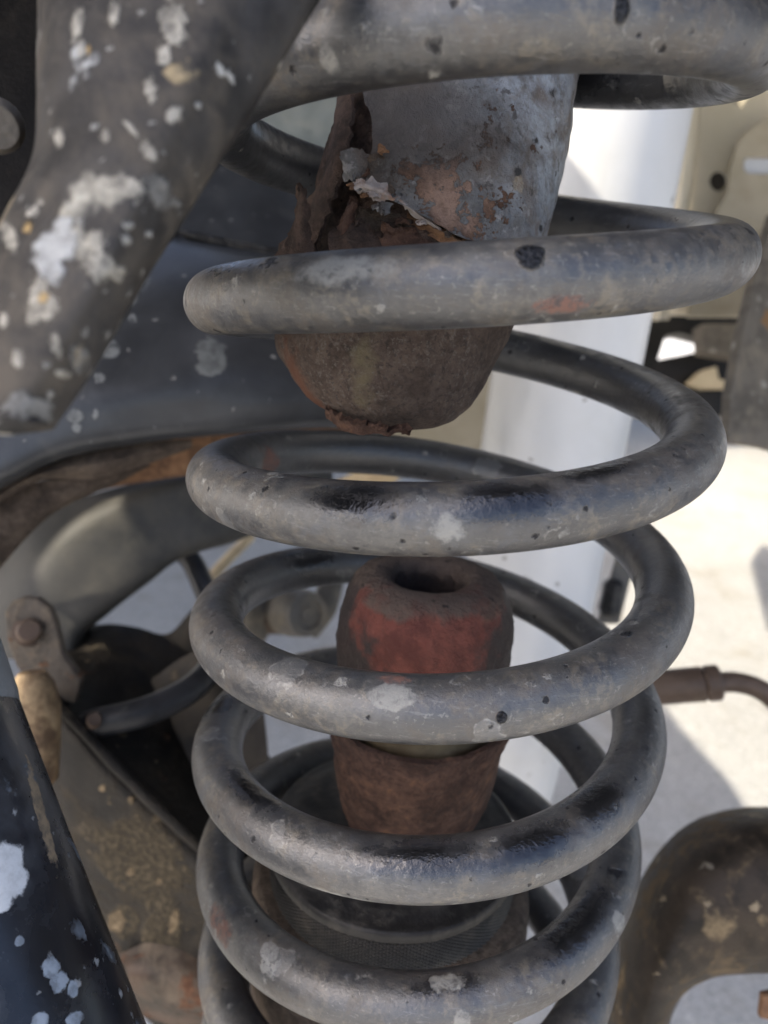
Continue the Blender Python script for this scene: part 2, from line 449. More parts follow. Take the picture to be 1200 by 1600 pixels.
# ------------------------------------------------------------------ materials
def make_spring_mat():
    m = Mat('dusty_spring_paint')
    a = m.noise(60, 8, .66, .5)
    b = m.noise(150, 8, .70, .6, 4.)
    g = m.noise(520, 6, .68, .3, 2.)
    c = m.mix(m.step(a, .30, .68), (.018, .019, .022), (.040, .041, .044))
    mot = m.math('ADD', m.math('MULTIPLY', b, .55), m.math('MULTIPLY', g, .45))
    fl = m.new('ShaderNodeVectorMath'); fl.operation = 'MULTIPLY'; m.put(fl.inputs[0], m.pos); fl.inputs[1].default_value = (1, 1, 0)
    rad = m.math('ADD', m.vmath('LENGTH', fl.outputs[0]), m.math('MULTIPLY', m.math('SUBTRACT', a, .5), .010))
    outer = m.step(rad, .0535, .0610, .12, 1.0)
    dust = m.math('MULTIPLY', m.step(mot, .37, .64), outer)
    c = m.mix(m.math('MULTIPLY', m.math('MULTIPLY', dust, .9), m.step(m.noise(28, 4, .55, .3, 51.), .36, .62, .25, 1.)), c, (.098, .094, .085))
    tan = m.step(m.math('ADD', m.math('MULTIPLY', m.noise(95, 6, .62, .9, 11.), .6), m.math('MULTIPLY', g, .4)), .50, .62)
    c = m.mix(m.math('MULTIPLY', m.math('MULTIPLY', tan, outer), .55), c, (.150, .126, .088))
    blu = m.step(m.math('ADD', m.math('MULTIPLY', m.noise(120, 5, .6, .6, 31.), .6), m.math('MULTIPLY', g, .4)), .52, .64)
    c = m.mix(m.math('MULTIPLY', blu, .5), c, (.046, .054, .070))
    r = m.mixf(dust, .30, .50)
    gm = m.step(m.math('ADD', m.math('MULTIPLY', m.noise(44, 6, .62, .8, 71.), .65), m.math('MULTIPLY', m.noise(330, 5, .68, .3, 73.), .35)), .48, .60)
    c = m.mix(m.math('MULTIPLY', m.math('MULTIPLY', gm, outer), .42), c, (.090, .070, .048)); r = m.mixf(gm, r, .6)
    sc = m.noise(1.0, 4, .6, .2, 0, m.vmath('MULTIPLY', m.pos, (260, 260, 2100)))
    c = m.mix(m.math('MULTIPLY', m.step(sc, .60, .68), .35), c, (.16, .16, .155)); c = m.mix(m.math('MULTIPLY', m.step(sc, .40, .33), .4), c, (.018, .018, .02))
    sp1 = m.step(m.noise(900, 4, .7, .3, 41.), .58, .66); sp2 = m.step(m.noise(760, 4, .7, .3, 43.), .60, .67)
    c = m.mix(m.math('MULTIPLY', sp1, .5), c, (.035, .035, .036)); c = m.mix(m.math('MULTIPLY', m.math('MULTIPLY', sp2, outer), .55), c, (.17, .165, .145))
    h = m.math('MULTIPLY', m.noise(1800, 4, .65), .45)
    h = m.math('ADD', h, m.math('MULTIPLY', g, .8))
    # dried water marks: pale outlines and thin pale films
    ring = m.mx(m.splat(72, .30, .30, .22, 34, 3., ring=True), m.splat(150, .30, .22, .28, 18, 7., ring=True))
    film = m.splat(72, .30, .30, .22, 30, 3.)
    c = m.mix(m.math('MULTIPLY', film, .16), c, (.30, .31, .31))
    c = m.mix(m.math('MULTIPLY', ring, m.step(g, .42, .62, 0, .55)), c, (.30, .30, .28))
    # pale splashes of mud and small dark chips
    pale = m.mx(m.splat(95, .34, .10, .40, 12, 12., wobs=5.), m.splat(300, .36, .10, .35, 6, 15., wobs=4.))
    pale = m.math('MULTIPLY', pale, m.step(g, .36, .56, .2, .75))
    c = m.mix(pale, c, (.27, .265, .24)); r = m.mixf(pale, r, .85); h = m.math('ADD', h, m.math('MULTIPLY', pale, .8))
    chip = m.mx(m.splat(150, .26, .08, .35, 10, 21.), m.splat(480, .34, .08, .3, 6, 25.))
    c = m.mix(m.math('MULTIPLY', chip, .85), c, (.02, .02, .022)); h = m.math('SUBTRACT', h, m.math('MULTIPLY', chip, .9))
    def place(px, py, rad, long=1.0, **k):
        k.setdefault('wob', .75)
        p, t = on_coil(px, py)
        return m.spot(p, rad, squash=(t, long) if long != 1 else None, **k)
    # rust showing through
    ru = m.mx(place(880, 480, .0019, 2.4, seed=1), place(405, 722, .0042, 1.5, seed=2), place(615, 1058, .0016, 2, seed=5), place(350, 1445, .003, 2.0, seed=6))
    c = m.mix(m.math('MULTIPLY', ru, m.step(g, .36, .58, .15, .8)), c, (.17, .070, .045)); r = m.mixf(ru, r, .8)
    # glossy bare patches where the dust has been wiped away
    gl = m.mx(place(560, 783, 0.0036, 2.2, wob=.55, edge=.6, seed=1.5), place(795, 780, 0.0036, 2.5, wob=.55, edge=.6, seed=2.5), place(660, 1335, 0.0045, 3.0, wob=.55, edge=.6, seed=3.5), place(835, 1318, 0.0043, 2.4, wob=.55, edge=.6, seed=4.5),
              place(930, 1250, 0.0048, 1.5, wob=.55, edge=.6, seed=5.5), place(340, 1110, 0.0039, 1.5, wob=.55, edge=.6, seed=6.5), place(900, 1440, 0.0043, 3., wob=.55, edge=.6, seed=7.5), place(395, 1235, 0.0041, 2.4, wob=.55, edge=.6, seed=8.5),
              place(930, 737, 0.0024, 3.2, wob=.55, edge=.6, seed=9.5), place(700, 1530, 0.0034, 3.2, wob=.55, edge=.6, seed=10.5), place(480, 880, 0.0034, 3, wob=.55, edge=.6, seed=11.), place(860, 112, 0.0052, 4, wob=.55, edge=.6, seed=12.), place(360, 430, 0.0034, 2, wob=.55, edge=.6, seed=13.))
    c = m.mix(m.math('MULTIPLY', gl, .93), c, (.050, .051, .056)); r = m.mixf(gl, r, .13); met = m.math('MULTIPLY', gl, .85); h = m.math('ADD', m.math('MULTIPLY', h, m.mixf(gl, 1., .3)), m.math('MULTIPLY', gl, m.math('MULTIPLY', m.noise(330, 4, .6, 0, 61.), 2.2)))
    # black blisters
    bl = m.mx(place(826, 405, .0024, 1.0, wob=.35, edge=.12, seed=3.), place(782, 1120, .0012, wob=.2, edge=.15), place(968, 14, .0020, .6, wob=.4, seed=7.), place(1062, 745, .0017, .5, wob=.6, seed=4.), place(977, 995, .0012, 1.6, wob=.4))
    bn = m.step(m.noise(1400, 3, .6), .35, .6)
    c = m.mix(bl, c, m.mix(bn, (.004, .004, .005), (.026, .028, .033))); r = m.mixf(bl, r, .35)
    h = m.math('ADD', h, m.math('MULTIPLY', bl, m.math('ADD', m.math('MULTIPLY', m.noise(900, 3), 3.), .6)))
    wt = m.mx(place(610, 1085, .0030, 1.5, wob=.5, edge=.1, seed=31.), place(535, 425, .0026, 3.2, wob=.7, seed=32.), place(420, 1485, .0022, 1.2, wob=.4, edge=.1, seed=33.), place(495, 1392, .0028, 2.6, wob=.8, edge=.1, seed=40.), place(560, 1520, .0018, 1.2, wob=.6, edge=.1, seed=41.), place(345, 770, .0016, 1.6, wob=.6, edge=.1), place(352, 1012, .0013, .7, wob=.3, edge=.1), place(960, 1440, .0028, .9, wob=.7, edge=.1), place(345, 1455, .0018, .8, wob=.3, edge=.1, seed=34.), place(700, 1525, .0032, 1.4, wob=.7, edge=.1, seed=35.), place(720, 1590, .0024, 1, wob=.5, edge=.1, seed=36.), place(510, 98, .0022, .7, wob=.4, seed=37.), place(700, 825, .0024, 1.2, wob=.9, seed=38.), place(525, 1390, .003, 3, wob=.6, seed=39.))
    wt = m.math('MULTIPLY', wt, m.step(g, .34, .56, .2, .66)); c = m.mix(wt, c, (.27, .268, .245)); met = m.math('MULTIPLY', met, m.math('SUBTRACT', 1., wt)); r = m.mixf(wt, r, .85)
    return m.done(c, r, met, m.bump(h, .00022, 1.), m.mixf(m.mx(bl, chip), 1., .12))

def make_rust(name, cols, grain=.0006, scale=120, rough=.85, paint=None, extra=None):
    m = Mat(name)
    n1 = m.noise(scale, 8, .66, .4)
    n2 = m.noise(scale * 3.2, 6, .65, .3, 3.)
    f = m.math('ADD', m.math('MULTIPLY', n1, .62), m.math('MULTIPLY', n2, .38))
    c = m.ramp(f, [(.30, cols[0]), (.46, cols[1]), (.56, cols[2]), (.70, cols[3])])
    h = m.math('ADD', m.math('MULTIPLY', n2, 1.2), m.math('MULTIPLY', m.noise(scale * 6, 6, .72, 0, 2.), 1.1))
    r = rough
    if extra: c, r, h = extra(m, c, r, h)
    return m.done(c, r, 0, m.bump(h, grain, 1.0), .35)

M = {}
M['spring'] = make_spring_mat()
def shell_extra(m, c, r, h):
    # what is left of the grey-blue paint over the rust: brighter right and darker left are painted shading
    f = m.math('ADD', m.math('MULTIPLY', m.noise(105, 9, .72, .9, 5.), .62), m.math('MULTIPLY', m.noise(420, 6, .68, 0.2, 1.), .38))
    near = m.spot(at(690, 340, .160), .0120, wob=.7, edge=.6, seed=2.)
    f = m.math('SUBTRACT', f, m.math('MULTIPLY', near, .155))
    k = m.step(f, .395, .412)
    pc = m.mix(m.step(m.noise(110, 8, .66, 0, 7.), .35, .68), (.085, .083, .082), (.185, .182, .180))
    bl = m.spot(at(840, 190, .160), .016, wob=.5, edge=.7, seed=2., squash=((0, 0, 1), 1.5))
    pc = m.mix(m.math('MULTIPLY', bl, m.step(m.noise(260, 7, .7, 0, 3.), .3, .62)), pc, (.35, .395, .45))  # bluer, brighter paint at upper right, with light put into the colour
    pc = m.mix(m.math('MULTIPLY', m.step(m.noise(70, 8, .7, .6, 17.), .44, .64), .8), pc, (.120, .092, .072))
    pc = m.mix(m.math('MULTIPLY', m.step(m.noise(330, 6, .7, .3, 27.), .55, .64), .6), pc, (.32, .32, .32))
    pc = m.mix(m.math('MULTIPLY', m.step(m.noise(250, 6, .7, .3, 37.), .58, .64), .8), pc, (.045, .042, .042))
    pc = m.mix(m.splat(300, .35, .16, .3, 8, 9.), pc, (.02, .02, .022))
    br = m.spot(at(610, 180, .160), .012, wob=.6, edge=.6, seed=2., squash=((0, 0, 1), 1.6))
    pc = m.mix(m.math('MULTIPLY', br, .75), pc, (.060, .050, .042))
    c = m.mix(k, c, pc); r = m.mixf(k, r, .40)
    pr = m.spot(at(700, 330, .158), .0085, wob=.6, edge=.35, seed=6.)
    pr = m.math('MULTIPLY', pr, m.math('SUBTRACT', 1., k))
    c = m.mix(m.math('MULTIPLY', pr, m.step(m.noise(500, 5, .7), .3, .6, .4, .9)), c, (.40, .27, .21))
    dk = m.mx(m.spot(at(590, 195, .16), .006, wob=.6, edge=.5, seed=8., squash=((0, 0, 1), 1.6)), m.spot(at(690, 205, .155), .010, wob=.6, edge=.6, seed=18., squash=((1, 0, 0), 2.)))
    c = m.mix(m.math('MULTIPLY', dk, .75), c, (.036, .035, .037))  # dark mid band and left spot are shade put into the colour
    pk = m.mx(m.spot(at(735, 238, .158), .0042, wob=.8, edge=.15, seed=3.), m.spot(at(772, 262, .157), .0022, wob=.8, edge=.15), m.spot(at(805, 288, .157), .0018, wob=.8, edge=.15))
    c = m.mix(m.math('MULTIPLY', pk, .8), c, m.ramp(m.noise(420, 5, .7), [(.38, (.20, .11, .06)), (.52, (.30, .27, .22)), (.66, (.26, .19, .11))]))
    h = m.math('ADD', m.math('MULTIPLY', h, m.mixf(k, 1., .55)), m.math('MULTIPLY', k, 1.0))
    return c, r, h
M['cup_shell'] = make_rust('flaking_cup_shell', [(.035, .022, .016), (.10, .055, .036), (.20, .115, .075), (.24, .15, .10)], .0011, 130, .8, extra=shell_extra)
M['cup_inner'] = make_rust('torn_brown_rust', [(.025, .018, .014), (.065, .043, .034), (.115, .075, .057), (.17, .10, .07)], .0022, 140)
def dome_extra(m, c, r, h):
    g = m.step(m.noise(900, 4, .7, 0, 4.), .5, .68)
    c = m.mix(m.math('MULTIPLY', g, m.math('MULTIPLY', .6, m.step(m.noise(60, 4), .4, .6))), c, (.28, .25, .22))
    g2 = m.step(m.noise(800, 4, .7, 0, 14.), .52, .66)
    c = m.mix(m.math('MULTIPLY', g2, .6), c, (.04, .033, .03))
    y = m.spot(at(573, 570, .158), .0032, wob=.8, edge=.5, seed=3., squash=((0, 0, 1), 2.2))
    c = m.mix(m.math('MULTIPLY', y, .8), c, (.27, .23, .13))
    o = m.spot(at(480, 605, .17), .005, wob=.8, edge=.5, seed=13., squash=((.5, 0, -1), 2.))
    c = m.mix(m.math('MULTIPLY', o, .8), c, (.21, .085, .045))
    return c, r, h
M['cup_dome'] = make_rust('grainy_rusty_dome', [(.050, .036, .028), (.115, .082, .064), (.165, .120, .094), (.21, .155, .115)], .0030, 130, .85, extra=dome_extra)
M['stop_cup'] = make_rust('red_brown_rust', [(.026, .013, .010), (.100, .052, .037), (.190, .104, .072), (.34, .175, .09)], .0040, 150, .55)
M['orange_rust'] = make_rust('orange_rust', [(.05, .03, .02), (.14, .075, .042), (.25, .135, .07), (.33, .20, .11)], .0015, 90)
M['dark_rust'] = make_rust('dark_rust', [(.028, .022, .018), (.075, .055, .042), (.13, .098, .074), (.19, .14, .10)], .0018, 100)
def rubber():
    m = Mat('worn_red_rubber')
    z = m.new('ShaderNodeSeparateXYZ'); m.put(z.inputs[0], m.pos)
    n = m.noise(70, 5, .6, .5, 2.)
    c = m.mix(m.step(m.noise(200, 5, .6), .35, .65), (.100, .030, .023), (.175, .056, .041))
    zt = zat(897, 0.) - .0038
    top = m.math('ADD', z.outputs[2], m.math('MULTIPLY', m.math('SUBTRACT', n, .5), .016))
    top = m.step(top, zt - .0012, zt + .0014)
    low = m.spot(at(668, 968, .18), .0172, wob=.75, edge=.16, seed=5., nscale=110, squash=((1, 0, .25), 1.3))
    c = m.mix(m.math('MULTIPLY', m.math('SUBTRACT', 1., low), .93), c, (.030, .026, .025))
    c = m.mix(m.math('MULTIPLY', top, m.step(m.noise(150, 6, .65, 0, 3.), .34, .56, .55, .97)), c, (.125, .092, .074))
    chip = m.splat(330, .4, .16, .4, 8, 5.)
    c = m.mix(m.math('MULTIPLY', chip, m.math('MULTIPLY', top, .8)), c, (.022, .018, .017))
    h = m.math('ADD', m.noise(1100, 5, .7), m.math('MULTIPLY', m.math('MULTIPLY', top, m.noise(330, 5, .7, 0, 8.)), 2.4))
    return m.done(c, m.mixf(top, .55, .9), 0, m.bump(h, .0011, 1.), .35)
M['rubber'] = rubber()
M['seat'] = dirty_metal('dusty_seat_rubber', (.014, .014, .014), (.030, .029, .028), (.095, .087, .074), 80, .47, .66, (.45, .8), spec=.4, fine=.0004)
M['pale_peel'] = dirty_metal('pale_peeling_paint', (.24, .20, .18), (.40, .36, .34), (.30, .20, .15), 160, .47, .6, (.4, .8), fine=.0006)
M['tan'] = dirty_metal('dirty_tan_sleeve', (.10, .075, .045), (.16, .125, .075), (.21, .17, .11), 90)
M['black_rubber'] = dirty_metal('dusty_black_rubber', (.010, .010, .011), (.022, .022, .023), (.085, .080, .070), 90, .52, .68, (.4, .8))
M['hose'] = dirty_metal('black_hose', (.018, .019, .021), (.035, .036, .04), (.075, .075, .07), 60, .55, .7, (.35, .6))
M['rail'] = dirty_metal('dark_blue_grey_rail', (.028, .030, .034), (.044, .047, .052), (.080, .080, .078), 32, .5, .72, (.34, .6), spec=.45, fine=.00018,
    splash=[((.20, .21, .21), 30, .34, .10, .40, 14, 4., (1, 1, .8)), ((.30, .30, .29), 330, .34, .05, .45, 5, 6.), ((.24, .25, .25), 120, .32, .05, .5, 8, 1.)],
    marks=[((.17, .18, .18), [(330, 552, .27, 22), (325, 572, .27, 17), (338, 568, .27, 16)], .35), ((.20, .21, .21), [(218, 440, .28, 14), (205, 465, .28, 10), (172, 545, .27, 14), (155, 590, .27, 8), (118, 650, .265, 11), (120, 668, .265, 7), (207, 498, .275, 7)], .1),
           ])
M['pale_panel'] = dirty_metal('weathered_green_grey_panel', (.16, .18, .175), (.22, .24, .23), (.27, .28, .25), 45, .45, .65, (.5, .8), splash=[((.07, .08, .08), 160, .34, .1, .3, 8, 2.)])
M['bracket'] = dirty_metal('mud_splashed_bracket', (.020, .0195, .0195), (.043, .041, .040), (.082, .072, .060), 75, .46, .64, (.5, .8), fine=.00035,
    splash=[((.44, .42, .36), 70, .36, .26, .30, 10, 3., (1, 1, .5)), ((.40, .41, .41), 130, .36, .22, .38, 9, 8., (1, 1, .65)), ((.48, .46, .41), 300, .36, .16, .4, 6, 5.), ((.36, .29, .18), 120, .34, .10, .45, 9, 14., (1, 1, .6)), ((.42, .42, .40), 600, .36, .14, .4, 4, 17.)],
    attr_marks=[((.40, .38, .33), .35), ((.42, .42, .40), .6), ((.40, .28, .13), .4), ((.20, .20, .195), .2)])
BRACKET_MARKS = [((.40, .38, .33), [(272, 38, .090, 22, 1.9, -8), (258, 85, .090, 12, 1.6), (120, 40, .088, 10, 3.2, 8), (127, 75, .088, 8, 2.0), (178, 22, .088, 9, 2.6, 10), (272, 180, .088, 15), (198, 290, .086, 25, .85, 20), (165, 212, .086, 7, 1.8), (92, 215, .086, 9, 2.2),
             (235, 140, .09, 10, 2.6, -10), (205, 200, .088, 5, 4, -40), (232, 235, .09, 10, 2.4, -30), (150, 380, .086, 14, 1.6), (156, 418, .086, 26, 1.1), (185, 428, .088, 14, 1, 0), (58, 470, .084, 17, 2.6, 12), (75, 480, .084, 20, 1.2), (15, 370, .086, 12, 2.4, -15), (88, 540, .085, 9, 2.4, -15), (28, 560, .085, 11, 1.5), (98, 585, .086, 16, .5, 15), (6, 500, .085, 8, 1.8)], .35),
           ((.42, .42, .40), [(205, 352, .088, 6, 1, 0), (232, 366, .088, 6), (202, 376, .088, 5), (310, 165, .09, 6), (345, 110, .092, 8, 1.8, -30), (360, 120, .092, 6, 2.2, -30)], .6),
           ((.40, .28, .13), [(43, 355, .086, 7, 1.6, 20), (68, 465, .084, 9, 1.2, 30), (138, 78, .088, 4, 2)], .4),
           ((.20, .20, .195), [(45, 640, .084, 40, .7, 10), (250, 300, .09, 22, 1.8, -30), (125, 560, .086, 18, 1.4)], .2)]
M['arm'] = dirty_metal('grey_arm_paint', (.040, .040, .038), (.060, .058, .053), (.095, .088, .074), 34, .45, .7, (.5, .75), splash=[((.26, .24, .2), 60, .3, .08, .3, 10, 2.)])
M['axle'] = dirty_metal('muddy_dark_axle', (.008, .007, .0062), (.018, .0155, .013), (.038, .031, .022), 60, .46, .64, (.5, .85), rust=((.15, .085, .05), .63), fine=.0012,
    splash=[((.20, .15, .09), 85, .34, .12, .45, 8, 2.), ((.10, .08, .055), 40, .36, .3, .5, 6, 4.), ((.22, .17, .11), 260, .34, .08, .4, 6, 9.)],
    marks=[((.085, .068, .044), [(215, 1350, .284, 55, 1.5, 40), (190, 1440, .29, 26), (255, 1450, .286, 30)], .1), ((.24, .18, .11), [(182, 1440, .29, 12, 1.4), (205, 1362, .287, 6), (272, 1440, .286, 7, 2.2, -15), (248, 1378, .286, 5), (160, 1232, .284, 5)], .5)])
M['web'] = dirty_metal('grey_brown_web', (.030, .027, .023), (.056, .049, .040), (.090, .075, .056), 40, .42, .66, (.5, .8), fine=.0004, splash=[((.16, .13, .09), 120, .34, .06, .4, 8, 2.)])
M['knuckle'] = dirty_metal('muddy_brown_knuckle', (.019, .0145, .010), (.040, .030, .021), (.105, .077, .047), 75, .48, .60, (.5, .85), fine=.0005,
    splash=[((.24, .21, .16), 85, .38, .20, .45, 9, 5., (1, 1, 1.5)), ((.30, .24, .16), 190, .36, .16, .4, 7, 9.), ((.20, .15, .09), 45, .38, .22, .5, 6, 13.)])
M['strut'] = dirty_metal('glossy_black_tube', (.008, .009, .012), (.014, .016, .021), (.045, .050, .060), 60, .48, .70, (.25, .55), spec=.5, fine=.00006,
    splash=[((.20, .23, .27), 90, .36, .22, .40, 5, 5., (1, 1, .5)), ((.12, .145, .18), 230, .40, .34, .4, 4, 8., (1, 1, .28)), ((.30, .32, .34), 420, .34, .12, .4, 5, 11.)],
    marks=[((.56, .59, .62), [(4, 1345, .145, 28), (12, 1380, .145, 25), (0, 1402, .145, 20)], .75), ((.26, .31, .37), [(80, 1512, .14, 12, 1.4, 20), (92, 1535, .14, 13, 1.2), (114, 1545, .14, 8, 1.5), (62, 1594, .14, 11), (118, 1592, .14, 11), (30, 1470, .14, 7)], .5),
           ((.26, .20, .13), [(64, 1270, .15, 7, 12., 14)], .4)])  # the long tan streak is a painted reflection
M['strut_sheen'] = dirty_metal('pale_sheen_grey', (.16, .18, .195), (.24, .26, .28), (.34, .35, .35), 50)
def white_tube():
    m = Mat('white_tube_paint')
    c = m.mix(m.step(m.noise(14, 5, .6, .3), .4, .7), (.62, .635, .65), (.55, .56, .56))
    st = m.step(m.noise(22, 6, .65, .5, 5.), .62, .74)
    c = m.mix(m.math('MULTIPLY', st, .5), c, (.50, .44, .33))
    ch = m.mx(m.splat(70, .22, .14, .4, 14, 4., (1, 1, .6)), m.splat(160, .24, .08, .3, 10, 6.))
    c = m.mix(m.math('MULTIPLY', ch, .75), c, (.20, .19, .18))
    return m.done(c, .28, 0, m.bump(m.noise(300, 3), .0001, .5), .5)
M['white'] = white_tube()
M['cream'] = dirty_metal('cream_shield_paint', (.56, .51, .39), (.64, .58, .46), (.46, .40, .28), 14, .5, .72, (.45, .7), splash=[((.25, .2, .13), 40, .3, .1, .4, 10, 3.)])
M['tan_panel'] = dirty_metal('tan_panel_and_shade', (.36, .32, .235), (.42, .37, .28), (.28, .235, .16), 18, .5, .72)
M['sand'] = dirty_metal('sandy_beige_panel', (.48, .39, .25), (.56, .46, .30), (.40, .31, .2), 20)
M['gritty'] = dirty_metal('gritty_brown_bracket', (.085, .076, .064), (.135, .12, .10), (.19, .165, .13), 60, .45, .65, (.6, .9), fine=.0006,
    splash=[((.34, .32, .28), 150, .4, .3, .4, 9, 2.), ((.26, .15, .07), 60, .3, .08, .4, 10, 6.), ((.4, .38, .34), 60, .34, .14, .4, 12, 9.)])
M['dark'] = dirty_metal('dark_underbody', (.016, .015, .014), (.03, .028, .025), (.06, .052, .042), 12)
M['tab'] = dirty_metal('brown_grey_tab', (.040, .034, .029), (.075, .063, .052), (.13, .105, .078), 90, .46, .64, rust=((.15, .075, .04), .60), fine=.0006)
M['sun_gold'] = dirty_metal('sun_tinted_rust_bush', (.10, .065, .04), (.22, .15, .085), (.34, .25, .15), 110, .42, .62, fine=.0008)  # rust whose tan-gold partly stands in for sunlight
M['brown_flange'] = dirty_metal('rust_stained_flange', (.026, .020, .015), (.065, .042, .029), (.12, .095, .070), 60, .48, .66, rust=((.15, .078, .045), .58), fine=.0006)
M['recess'] = dirty_metal('recess_shade_black', (.004, .0036, .0033), (.009, .008, .007), (.022, .018, .014), 60, .5, .7, spec=.06)  # near-black colour carries the deep shade of the recess
M['underbody_sun_mask'] = dirty_metal('sun_mask_grey', (.05, .048, .045), (.08, .076, .07), (.12, .11, .09), 12)
M['grey_steel'] = dirty_metal('grey_steel', (.07, .066, .060), (.115, .107, .095), (.19, .165, .125), 40, .45, .65)
M['fitting'] = dirty_metal('brown_rusty_fitting', (.075, .052, .038), (.11, .078, .058), (.17, .13, .09), 60, .5, .7)
def concrete():
    m = Mat('pale_concrete')
    n = m.noise(1.6, 8, .65, .3)
    c = m.mix(m.step(n, .38, .65), (.40, .40, .39), (.48, .48, .465))
    g = m.noise(260, 4, .7, 0, 2.)
    c = m.mix(m.step(g, .52, .66), c, (.62, .62, .61))
    c = m.mix(m.step(g, .46, .34), c, (.30, .30, .30))
    c = m.mix(m.math('MULTIPLY', m.step(m.noise(9, 7, .68, .5, 4.), .50, .70), .6), c, (.33, .30, .25))
    c = m.mix(m.math('MULTIPLY', m.step(m.noise(40, 6, .7, .5, 9.), .56, .66), .5), c, (.30, .285, .26))
    h = m.math('ADD', m.noise(300, 5, .7), m.math('MULTIPLY', m.noise(30, 5, .6), 2.))
    return m.done(c, .85, 0, m.bump(h, .003, .8), .3)
M['concrete'] = concrete()

# ------------------------------------------------------------------ the setting
GZ = -0.56
bm_v = [(-60, -60, GZ), (60, -60, GZ), (60, 60, GZ), (-60, 60, GZ)]
g = link('concrete_ground', bm_v, [(0, 1, 2, 3)], M['concrete'], None, (0, 0, GZ), None, False)
tag(g, 'pale concrete ground under the raised vehicle, streaked with sun', 'ground', kind='structure')

# unseen slab for the vehicle's underside, added to keep the sun off the spring
def slab(name, outline, holes, z0, z1, mat):
    bm = bmesh.new(); edges = []
    for loop in [outline] + holes:
        vs = [bm.verts.new((x, y, z0)) for x, y in loop]
        edges += [bm.edges.new((vs[i], vs[(i + 1) % len(vs)])) for i in range(len(vs))]
    fs = bmesh.ops.triangle_fill(bm, use_beauty=True, edges=edges)['geom']
    r = bmesh.ops.extrude_face_region(bm, geom=[f for f in bm.faces])
    bmesh.ops.translate(bm, vec=(0, 0, z1 - z0), verts=[v for v in r['geom'] if isinstance(v, bmesh.types.BMVert)])
    bm.verts.index_update()
    V = [tuple(v.co) for v in bm.verts]; F = [tuple(v.index for v in f.verts) for f in bm.faces]
    bm.free()
    return link(name, V, F, mat, None, (0.5, 1.0, z0), 30, False)
def over(p):                                    # where the sun ray that reaches p crosses the blocking slab
    p = np.asarray(p, float); k = (.30 - p[2]) / SUN.z
    return (p[0] + SUN.x * k, p[1] + SUN.y * k)
def widen(P, w):
    c = np.mean(P, axis=0); d = np.linalg.svd(np.array(P) - c)[2][1]
    return [tuple(np.array(p) + d * w * (1 if (np.array(p) - c) @ d > 0 else -1)) for p in P]
def ground(px, py):
    d = FW + (px - 600) / FPX * RT - (py - 800) / FPX * UP
    return CAM + d * (GZ - CAM[2]) / d[2]
ground_sun_hole = [over(ground(*p)) for p in [(935, 990), (985, 860), (1010, 770), (1080, 705), (1230, 692), (1310, 760), (1310, 850), (1235, 880), (1190, 850), (1172, 880), (1200, 985), (1250, 1045), (1310, 1060), (1310, 1440), (1225, 1330), (1178, 1288), (1140, 1225), (1098, 1180), (1062, 1140), (1020, 1085)]]  # hole shaped to drop the sun streaks on the ground
u = slab('underbody_sun_mask', [(-2.5, -.235), (-.17, -.235), (-.115, -.12), (2.6, -.12), (2.6, 3.6), (-2.5, 3.6)],
         [ground_sun_hole, widen([over(at(*p)) for p in [(92, 1000, .328), (82, 920, .328), (120, 852, .330), (205, 782, .334), (212, 830, .332), (208, 872, .332), (172, 935, .330), (135, 992, .330)]], .0035),
          [over(at(*p)) for p in [(30, 1060, .262), (58, 1060, .262), (92, 1120, .262), (70, 1165, .262), (30, 1150, .262)]],
          [over(at(*p)) for p in [(1052, 150, .5), (1240, 150, .5), (1215, 178, .5), (1165, 208, .5), (1133, 262, .5), (1108, 345, .5), (1075, 440, .5), (1045, 440, .5)]],
          [(-.150, -.09), (-.118, -.085), (-.100, .085), (-.160, .08)]], .30, .304, M['underbody_sun_mask'])  # added slab; holes cut so sun patches fall on chosen parts
tag(u, 'unseen slab with sun holes, added above the spring as the vehicle underside', 'car body', kind='structure')

# ------------------------------------------------------------------ coil spring
nn = np.linspace(-5.4, 3.4, 1500)
V, F = tube_geo(coil(nn), WIRE, 40)
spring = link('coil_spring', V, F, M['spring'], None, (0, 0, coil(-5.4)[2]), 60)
tag(spring, 'large dark grey coil spring, dusty and spotted, winding down the middle of the picture', 'coil spring')

# ------------------------------------------------------------------ torn upper cup
cup_rows = [(-140, 752, 192), (-60, 740, 190), (60, 723, 188), (130, 711, 186), (200, 700, 188), (270, 684, 190), (350, 664, 191), (430, 641, 188),
            (500, 617, 181), (545, 606, 172), (580, 605, 158), (608, 607, 140), (630, 611, 119), (646, 615, 96), (656, 617, 70), (661, 618, 40), (663, 618, 6)]
CUPD = .1795
cr = spline(np.array([[a, b, c] for a, b, c in cup_rows], float), 330)
def cup_ring(py, cx, hw, k=1.0):
    ctr = at(cx, py, CUPD); return ctr, hw / FPX * CUPD * k
cup = thing('rusted_bump_stop_cup', at(617, 672, CUPD), 'torn rusty steel cup hanging inside the upper coils, flaking blue-grey paint above', 'bump stop cup')
def inside(poly, x, y):
    r = False; j = len(poly) - 1
    for i in range(len(poly)):
        xi, yi = poly[i]; xj, yj = poly[j]
        if (yi > y) != (yj > y) and x < (xj - xi) * (y - yi) / (yj - yi) + xi: r = not r
        j = i
    return r
tear = [(400, 60), (505, 60), (530, 120), (562, 150), (580, 185), (582, 235), (566, 262), (548, 290), (590, 298), (612, 318), (642, 332), (700, 368), (745, 384), (765, 420), (700, 470), (640, 520), (400, 520)]
NU = 420
V = []; keep = []
